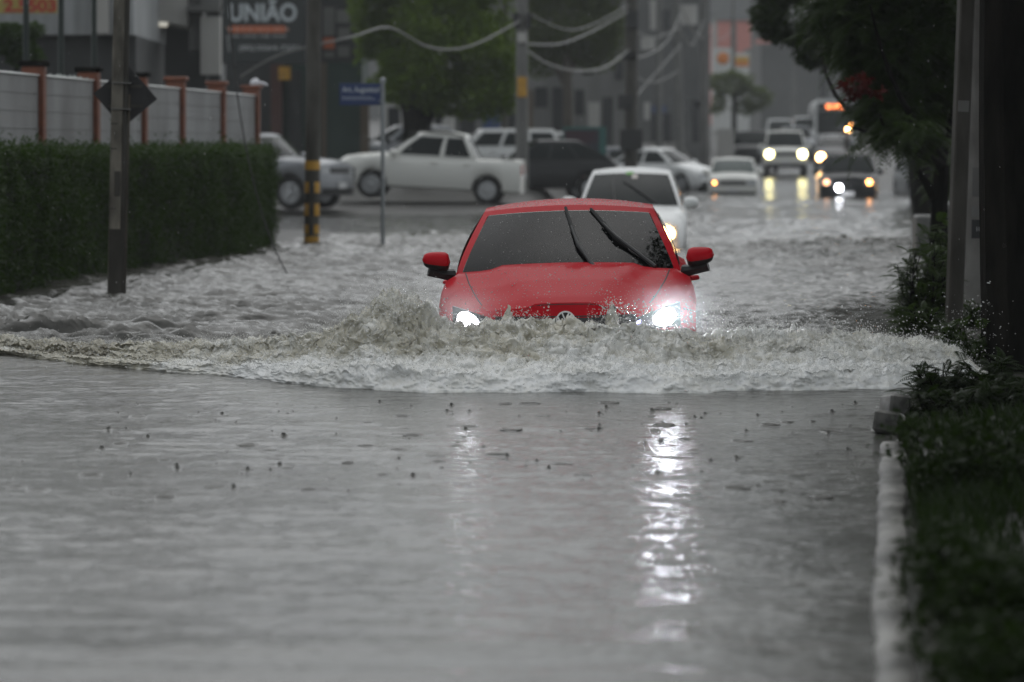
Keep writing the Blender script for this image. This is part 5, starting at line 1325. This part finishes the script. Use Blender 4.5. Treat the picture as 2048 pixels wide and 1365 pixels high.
wire('utility_cable', [P(480, 155, 100), P(560, 110, 100), P(700, 75, 100), P(778, 56, 95), P(850, 92, 90), P(905, 99, 85), P(960, 85, 82), P(1044, 40, 77)], .022, M['cable'], 'pale cable sagging across the big tree from the black sign', 'cable', CG)
wire('utility_cable', [P(1044, 88, 77), P(1120, 88, 70), P(1180, 65, 66), P(1258, 22, 60)], .026, M['cable'], 'upper pale cable between the orange-plated pole and the dark pole', 'cable', CG)
wire('utility_cable', [P(1044, 95, 77), P(1090, 125, 72), P(1150, 142, 68), P(1210, 135, 64), P(1258, 100, 60)], .034, M['cable'], 'lower pale cable sagging deepest between the orange-plated pole and the dark pole', 'cable', CG)
wire('utility_cable', [P(1262, 118, 60), P(1300, 108, 57), P(1335, 82, 54), P(1360, 30, 52)], .026, M['cable'], 'short pale cable rising from the dark pole to the lean grey pole', 'cable', CG)
wire('utility_cable', [P(1275, 190, 59), P(1300, 160, 56), P(1335, 120, 54), P(1362, 90, 52)], .02, M['cable'], 'thin cable climbing steeply to the lean grey pole', 'cable', CG)
wire('utility_cable', [P(1362, 10, 52), P(1385, 60, 48), P(1408, 80, 44)], .03, M['cable'], 'pale cable dropping from the lean grey pole towards the petrol station', 'cable', CG)

for i, (p0, p1, p2, lb) in enumerate((((1044, 20, 77), (1150, 60, 68), (1260, 10, 60), 'thin cable high beside the hazy tree'), ((1262, 60, 60), (1310, 75, 56), (1361, 55, 52), 'thin level cable between the dark pole and the lean grey pole'), ((1262, 150, 60), (1310, 165, 55), (1361, 140, 52), 'lowest cable between the dark pole and the lean grey pole'), ((1361, 60, 52), (1384, 90, 48), (1408, 40, 44), 'thin cable looping before the petrol canopy'), ((1408, 60, 44), (1438, 80, 38), (1467, 60, 32), 'far thin cable crossing in front of the pink building'))):
    wire('utility_cable', [P(*p0), P(*p1), P(*p2)], .018, M['cable'], lb, 'cable', CG)
# ------------------------------------------------------------------ trees
def tree(name, label, base, blobs, n, leaf, lm, bm, trunk, seed, limbs=(), keep=-.1, group=None, sc=1.2):
    r = empty(name, base, 0, label, 'tree', group); B = Vector(base)
    m = MB()
    for t in [trunk] + list(limbs): limb(m, Vector(t[0]) - B, Vector(t[1]) - B, t[2], t[3], t[4] if len(t) > 4 else .06, 8, seed + len(m.v))
    m.build('trunk', bm, r)
    C = clumpy(blob_points(blobs, n, seed), seed, sc, keep) - np.array(B)
    V, F = leaves(C, leaf, .55, seed=seed); bulk('crown', V, F, lm, r)
    return r
def bl(px, py, s, rx, rz, ry=None):
    p = P(px, py, s); return (p.x, p.y, p.z, rx / s, (ry or rx) / s, rz / s)
s = 72
bs = at(828, s, .1)
tree('shade_tree', 'big round bright green tree spreading above the white pickup', bs,
     [bl(880, 80, s, 150, 120), bl(800, 60, s, 90, 100), bl(960, 110, s, 85, 100), bl(830, 165, s, 95, 55), bl(930, 190, s, 100, 50), bl(880, -60, s, 160, 90), bl(985, 185, s, 55, 55), bl(745, 110, s, 45, 70), bl(755, 10, s, 60, 80)], 60000, .16, M['treeleaf'], M['bark'],
     (bs, P(845, 170, s), .34, .2), 31, [((bs.x - .2, bs.y, .9), P(800, 160, s), .22, .12), ((bs.x + .1, bs.y, 1.2), P(880, 150, s), .2, .1), (bs, at(808, s, 1.0), .3, .12)], sc=1.3, keep=.15)
s = 54; b2 = at(1130, s, .2)
tree('hazy_tree', 'pale hazy tree behind the sagging cables and the dark pole', b2, [bl(1130, 40, s, 100, 90), bl(1195, 60, s, 60, 80), bl(1075, 70, s, 50, 90), bl(1140, -60, s, 140, 70)], 22000, .2, M['midleaf'], M['barkpale'], (b2, P(1130, 80, s), .22, .14), 37, [(P(1130, 170, s), P(1180, 70, s), .13, .06), (P(1130, 170, s), P(1085, 80, s), .13, .06)], sc=.8)
s = 34; b3 = at(1470, s, .4)
tree('far_tree', 'dim dark tree below the round orange emblem', b3, [bl(1462, 170, s, 45, 30), bl(1508, 196, s, 34, 26), bl(1425, 205, s, 34, 24), bl(1485, 215, s, 28, 18)], 6000, .25, M['midleaf'], M['bark'], (b3, P(1470, 190, s), .2, .12), 41, sc=.9, keep=.25)
s = 120; b4 = at(40, s, .3)
tree('garden_shrub', 'loose green shrub growing behind the fence below the yellow sign', b4, [bl(25, 85, s, 45, 40), bl(70, 60, s, 20, 16), bl(20, 55, s, 20, 10), bl(45, 110, s, 40, 25)], 3000, .09, M['hedgeleaf'], M['bark'], (b4, P(40, 90, s), .05, .03), 43, keep=.0, sc=2)

# trees on the right verge
T1 = at(2046, 300, -.1)
tree('verge_tree', 'thick black trunked tree standing on the right-hand verge', T1,
     [(4.6, 24.5, 4.9, 2.6, 3.6, 1.5), (3.6, 20.0, 4.4, 2.0, 3.0, 1.2), (6.5, 26, 5.0, 3, 4, 2), (4.5, 27, 5.6, 2.1, 4, 1.7), (4.5, 34, 6.4, 2.3, 4, 1.9), (4.0, 42, 7.0, 2.5, 5, 2.0), (4.0, 16.0, 4.6, 2.2, 3.4, 1.3), (3.4, 11.5, 4.2, 1.9, 3.2, 1.1), (3.2, 7.5, 4.0, 1.8, 3.0, 1.0), (5.4, 31, 5.4, 2.8, 4, 1.9), (3.75, 24.2, 2.95, .7, 1.0, .42)], 70000, .15, M['darkleaf'], M['bark'],  # includes out-of-view leaf masses added to shade verge and darken water
     (T1, (3.345, 23.4, 2.75), .27, .215, .02), 47, [((3.32, 23.4, 2.5), (3.6, 23.6, 4.8), .22, .14), ((3.3, 23.4, 2.55), (2.6, 22.8, 4.3), .14, .06), ((3.36, 23.4, 2.3), (4.4, 24.2, 4.6), .14, .06)], sc=.7, keep=-.3)
# flame tree with feathery leaves and red blossom
s = 178; T2 = at(1888, s, -.1)
def flame():
    r = empty('flame_tree', T2, 0, 'flame tree with feathery drooping leaves and red blossom over the water', 'tree'); g = np.random.default_rng(51)
    m = MB()
    j = P(1884, 330, s) - T2
    limb(m, (0, 0, -.2), j, .13, .085, .05, 8, 3)
    tips = [P(1700, 120, s), P(1760, 230, s + 8), P(1800, 40, s), P(1860, 120, s - 6), P(1740, 10, s + 5), P(1880, -60, s), P(1690, 250, s + 4), P(1830, 280, s + 10), P(1640, 60, s - 20), P(1950, 0, s)]
    P_ = []
    for i, t in enumerate(tips):
        q = limb(m, j, t - T2, .05, .012, .12, 8, i); P_ += q[3:]
    limb(m, P(1835, 340, s) - T2, P(1868, 395, s) - T2, .03, .06, .05); limb(m, P(1868, 395, s) - T2, P(1886, 420, s) - T2, .06, .07, .02)
    m.build('trunk', M['bark'], r)
    blobs = [bl(1790, 60, s, 130, 95), bl(1740, 110, s, 75, 60), bl(1800, 190, s, 95, 70), bl(1770, 260, s + 6, 60, 42), bl(1840, 290, s + 8, 50, 55), bl(1745, 225, s, 35, 45), bl(1860, 100, s, 90, 120), bl(1880, 230, s - 8, 60, 90), bl(1700, 20, s, 100, 60), bl(1850, -80, s, 200, 60), bl(1715, 270, s + 6, 26, 22), bl(1900, 350, s - 8, 40, 40)]
    C = clumpy(blob_points(blobs, 5200, 53, .25), 53, 1.6, .0); D = g.normal(0, 1, (len(C), 3)); D[:, 2] = D[:, 2] * .4 - .1
    V, F = frond_set(C - np.array(T2), D, .34, 12, 55); bulk('crown', V, F, M['fernleaf'], r)
    C = blob_points([bl(1712, 172, s + 6, 30, 14), bl(1748, 185, s + 6, 26, 8), bl(1698, 192, s + 6, 10, 16), bl(1725, 155, s + 6, 14, 8), bl(1850, 80, s, 14, 10), bl(1905, 250, s, 8, 8)], 260, 57, .1)
    V, F = leaves(C - np.array(T2), .085, .5, seed=57); bulk('blossom', V, F, M['blossom'], r)
flame()
s = 108; T3 = at(1846, s, -.1)
tree('roadside_tree', 'dark leafy tree arching over the road from the right-hand side beyond the flame tree', T3,
     [bl(1600, 30, s, 90, 62), bl(1660, 80, s, 80, 60), bl(1730, 60, s, 90, 80), bl(1560, -20, s, 60, 40), bl(1800, 110, s, 90, 90), bl(1545, 50, s, 36, 30), bl(1625, 112, s, 40, 24), bl(1850, 60, s, 100, 120), bl(1700, -60, s, 190, 60)], 30000, .13, M['darkleaf'], M['bark'],
     (T3, P(1845, 100, s), .2, .13), 61, [(P(1845, 200, s), P(1700, 60, s), .12, .05), (P(1845, 150, s), P(1620, 40, s), .09, .03), (P(1845, 250, s), P(1890, 80, s), .1, .05)], sc=.8, keep=-.05)
s = 74; T4 = at(1835, s, -.1)
tree('roadside_tree', 'shaded tree standing farthest back on the right-hand verge', T4, [bl(1860, 120, s, 90, 130), bl(1830, 240, s, 50, 90), bl(1900, 260, s, 70, 130), bl(1880, 10, s, 120, 100), bl(1935, 330, s, 60, 70)], 16000, .16, M['darkleaf'], M['bark'], (T4, P(1840, 200, s), .18, .1), 67, sc=.8, keep=-.3)

# poles and block on the right verge
def post_right():
    b = at(1905, 248, -.15); r = empty('grey_post', b, 0, 'slim smooth grey lamp post rising before the whitewashed trunk', 'post'); r.rotation_euler = (R(-1), R(2.6), R(10))
    MB().box((0, 0, 1.5), (.125, .11, 3.4), bev=.012).build('shaft', M['concdark'], r)
    MB().box((-.005, -.058, pz(200, 248) + .1), (.09, .006, .09)).build('sticker', M['concgrey'], r)
post_right()
def white_post():
    b = at(1951, 232, -.15); r = empty('whitewashed_pole', b, 0, 'whitewashed weathered pole with torn posters beside the black trunk', 'pole'); r.rotation_euler = (0, R(.8), 0)
    MB().lathe([(.125, 0), (.118, 1.4), (.112, 4.4)], 18).build('shaft', pm('flaking whitewash', (.23, .225, .21), .75, col2=(.12, .115, .105), nscale=4, stretch=(1, 1, .5), bump=.006, bscale=22), r)
    zc = pz(458, 232) - b.z
    for z, h, mm in ((zc, .16, M['darkwall']), (zc + .15, .09, M['plastergrey']), (zc + .0, .035, M['lettersoft']), (pz(330, 232), .25, M['concgrey'])):
        MB().slab(lambda a, zz: Vector((.122 * math.sin(a), -.122 * math.cos(a), zz)) * 1.0, lin(R(-30), R(50), 7) if mm != M['lettersoft'] else lin(R(-10), R(40), 5), [z - h / 2, z + h / 2], (0, -1, 0), .003 if mm != M['lettersoft'] else .006).build('poster', mm, r)
white_post()
o = MB().box((0, 0, .22), (.36, .5, .9), bev=.03).build('concrete_block', M['concgrey']); o.location = at(1856, 150, -.05); tag(o, 'grey concrete block standing at the edge of the flood beyond the bush', 'block')

# feathery bushes in the verge
def bush(name, label, px, py, s, rx, rz, n, length, seed, dens=1.0, mat_='fernleaf'):
    b = at(px, s, -.05); r = empty(name, b, 0, label, 'bush', 'feathery bushes along the flooded verge'); g = np.random.default_rng(seed); m = MB(); C = []; D = []
    c = P(px, py, s) - b
    for i in range(n):
        a = g.uniform(0, 2 * math.pi); u = g.uniform(0, 1) ** .6
        tip = c + Vector((math.cos(a) * rx / s * u, math.sin(a) * rx / s * u, g.uniform(-.8, 1) * rz / s))
        q = limb(m, (g.normal(0, .05), g.normal(0, .05), 0), tip, .010, .003, .12, 7, seed * 100 + i)
        for k in range(2, 7):
            for _ in range(2):
                C.append(tuple(q[k])); d = (q[k] - q[k - 1]).normalized(); D.append((d.x * .6 + g.normal(0, .6), d.y * .6 + g.normal(0, .6), d.z * .4 + g.normal(.1, .35)))
    m.build('stem', M['bark'], r)
    V, F = frond_set(np.array(C), np.array(D), length, 12, seed); bulk('foliage', V, F, M[mat_], r)
    return r
bush('feathery_bush', 'feathery green bush dipping into the flood before the grey post', 1850, 570, 243, 62, 75, 60, .17, 3)
bush('feathery_bush', 'low feathery bush with drooping twigs at the foot of the grey post', 1840, 645, 255, 40, 28, 22, .14, 4)
bush('feathery_bush', 'feathery sprig against the foam before the black trunk', 1930, 690, 300, 50, 42, 34, .15, 5)
bush('feathery_bush', 'dark feathery bush behind the slim grey post', 1880, 520, 215, 45, 80, 36, .18, 6)
bush('feathery_bush', 'leafy tangle at the foot of the whitewashed pole', 1955, 640, 240, 35, 40, 26, .14, 7)
bush('feathery_bush', 'low weedy bush spilling over the broken kerb stones', 1885, 765, 330, 65, 30, 46, .12, 8, mat_='weedleaf')
bush('feathery_bush', 'leafy weeds growing below the black trunk', 1985, 760, 330, 70, 40, 50, .14, 9, mat_='weedleaf')

bush('feathery_bush', 'dark weeds hiding the bank behind the broken kerb stones', 1900, 805, 352, 95, 22, 60, .11, 10, mat_='weedleaf')
bush('feathery_bush', 'leafy bank of weeds at the frame edge below the trunk foot', 2010, 800, 352, 70, 30, 60, .12, 11, mat_='weedleaf')
# ------------------------------------------------------------------ kerb, verge
M['kerb'] = pm('wet painted kerb', (.27, .262, .245), .5, col2=(.05, .049, .044), nscale=5, stretch=(1, .5, 1), bump=.014, bscale=20, spec=.25)
def kerb():
    m = MB(); V = []; F = []; rows_ = []
    key = [(1752, 1700), (1757, 1365), (1752, 1200), (1758, 1080), (1762, 980), (1765, 884)]
    pts = [at(px, (py - HORY) / (CAMH - .035)) for px, py in key]; n = 90
    for i in range(n):
        t = i / (n - 1) * 5; k = min(4, int(t)); a = pts[k] + (pts[k + 1] - pts[k]) * (t - k)
        e = .010 * float(vn(a.y * 3.1, 0.5, seed=3)) + .005 * float(vn(a.y * 9, 0.5, seed=4)); f = .012 * float(vn(a.y * 2.3, 7.5, seed=5)); w = .104 + f
        j = .012 if abs((a.y * 1.25) % 1 - .5) < .02 else 0
        z = .035 + .006 * float(vn(a.y * 2.0, 3.3, seed=6)) - j; x = a.x + e
        V += [(x - .012, a.y, -.3), (x - .008, a.y, z - .016), (x + .008, a.y, z), (x + w * .5, a.y, z + .003), (x + w - .01, a.y, z), (x + w, a.y, z - .01), (x + w, a.y, -.3)]
    for i in range(n - 1):
        for k in range(6): F.append((i * 7 + k, i * 7 + 7 + k, i * 7 + 8 + k, i * 7 + 1 + k))
    q = (n - 1) * 7; F.append(tuple(q + k for k in range(7))); F.append(tuple(range(6, -1, -1))); m.add(V, F)
    o = m.build('kerb', M['kerb'], None, angle=60); tag(o, 'low wet whitish kerb line edging the flood along the verge', 'kerb', kind='structure')
kerb()
for px, py, s, dims, rz, lb in ((1790, 812, 352, (.12, .30, .12), .1, 'broken whitish kerb stone sunk among the weeds'), (1778, 846, 376, (.14, .34, .12), -.2, 'tilted broken kerb stone with a dark undercut end at the water')):
    o = MB().box((0, 0, 0), dims, bev=.015).build('kerb_stone', M['kerb']); o.location = P(px, py, s); o.rotation_euler = (R(-6), R(8), rz); tag(o, lb, 'kerb stone', 'broken kerb stones')
# ground cover of the verge
g = np.random.default_rng(71); n = 15000
y = 7.5 + 15 * g.random(n) ** 1.0; l = .30 + g.exponential(.8, n); l = np.where(y > 19, l + .1, l); x = l + AX * y
zb = gz(x, y); keep = (zb > -.02) & (l < 4) & (vn(x * 2.1, y * 1.4, seed=77) > -.35); x, y, zb = x[keep], y[keep], zb[keep]; n = len(x)
h = g.uniform(.04, .14, n) * (1 + .5 * vn(x * 1.5, y, seed=78)); a = g.uniform(0, 6.28, n); wv = .006
bx = np.stack([np.cos(a), np.sin(a), 0 * a], -1); bend = np.stack([np.cos(a + 1.3), np.sin(a + 1.3), 0 * a], -1) * (h * .5)[:, None]
B = np.stack([x, y, zb - .01], -1); up = np.array([0, 0, 1.0])
V = np.stack([B - bx * wv, B + bx * wv, B + bx * wv * .8 + up * (h * .6)[:, None] + bend * .4, B - bx * wv * .8 + up * (h * .6)[:, None] + bend * .4, B + up * h[:, None] + bend], 1)
Fq = (np.arange(n) * 5)[:, None] + np.array([0, 1, 2, 3])[None]; Ft = (np.arange(n) * 5)[:, None] + np.array([3, 2, 4])[None]
gr = bulk('verge_grass', V.reshape(-1, 3), [Fq, Ft], M['weedleaf']); tag(gr, 'short wet grass on the dark verge beside the kerb', 'grass', kind='stuff')
def weed(px, py, s, rad, hgt, n, lb, seed, leaf=.09):
    b = at(px, s); b.z = float(gz(b.x, b.y)); r = empty('verge_weed', b, 0, lb, 'plant', 'broad weeds on the dark verge'); g = np.random.default_rng(seed); m = MB(); C = []
    for i in range(n):
        t = Vector((g.normal(0, rad * .5), g.normal(0, rad * .7), hgt * g.uniform(.4, 1))); q = limb(m, (t.x * .3, t.y * .3, -.02), t, .006, .002, .15, 6, seed * 50 + i)
        for k in range(1, 6):
            for _ in range(16): C.append(np.array(q[k]) + g.normal(0, .045, 3))
    m.build('stem', M['bark'], r); V, F = leaves(np.array(C), leaf * .55, .45, seed=seed); bulk('foliage', V, F, M['weedleaf'], r)
weed(1990, 900, 480, .35, .28, 30, 'leafy weed clump on the verge below the black trunk', 81)
weed(1925, 1010, 600, .16, .16, 22, 'small weed clump leaning over the kerb top', 82, .07)
weed(2010, 1090, 700, .22, .24, 30, 'large blurred weed in the corner of the verge', 83, .08)
weed(1960, 1290, 860, .14, .16, 24, 'lowest weed clump next to the kerb in the near corner', 84, .07)
weed(1880, 1200, 800, .10, .10, 14, 'tiny weed sprouting at the kerb edge', 85, .05)
weed(2040, 1250, 800, .2, .3, 26, 'tall weed at the very edge of the verge', 86, .08)

# ------------------------------------------------------------------ rain haze
hb = MB().box((0, 330, 29), (900, 760, 66)).build('haze', None, None, smooth=False) if False else None
me = bpy.data.meshes.new('haze'); x0, x1, y0, y1, z0, z1 = -420, 420, -45, 800, -2.5, 52
me.from_pydata([(x0, y0, z0), (x1, y0, z0), (x1, y1, z0), (x0, y1, z0), (x0, y0, z1), (x1, y0, z1), (x1, y1, z1), (x0, y1, z1)], [], [(3, 2, 1, 0), (4, 5, 6, 7), (0, 1, 5, 4), (1, 2, 6, 5), (2, 3, 7, 6), (3, 0, 4, 7)])
hz_ = bpy.data.objects.new('haze', me); COL.objects.link(hz_)
hm = bpy.data.materials.new('rain haze'); hm.use_nodes = True; n = hm.node_tree; n.nodes.remove(n.nodes['Principled BSDF'])
pv = n.nodes.new('ShaderNodeVolumePrincipled'); pv.inputs['Density'].default_value = 0.00055; pv.inputs['Color'].default_value = (.85, .87, .88, 1); pv.inputs['Anisotropy'].default_value = 0.2
n.links.new(pv.outputs[0], n.nodes['Material Output'].inputs['Volume']); me.materials.append(hm)
tag(hz_, 'thin grey rain haze filling the street', 'haze', kind='stuff')
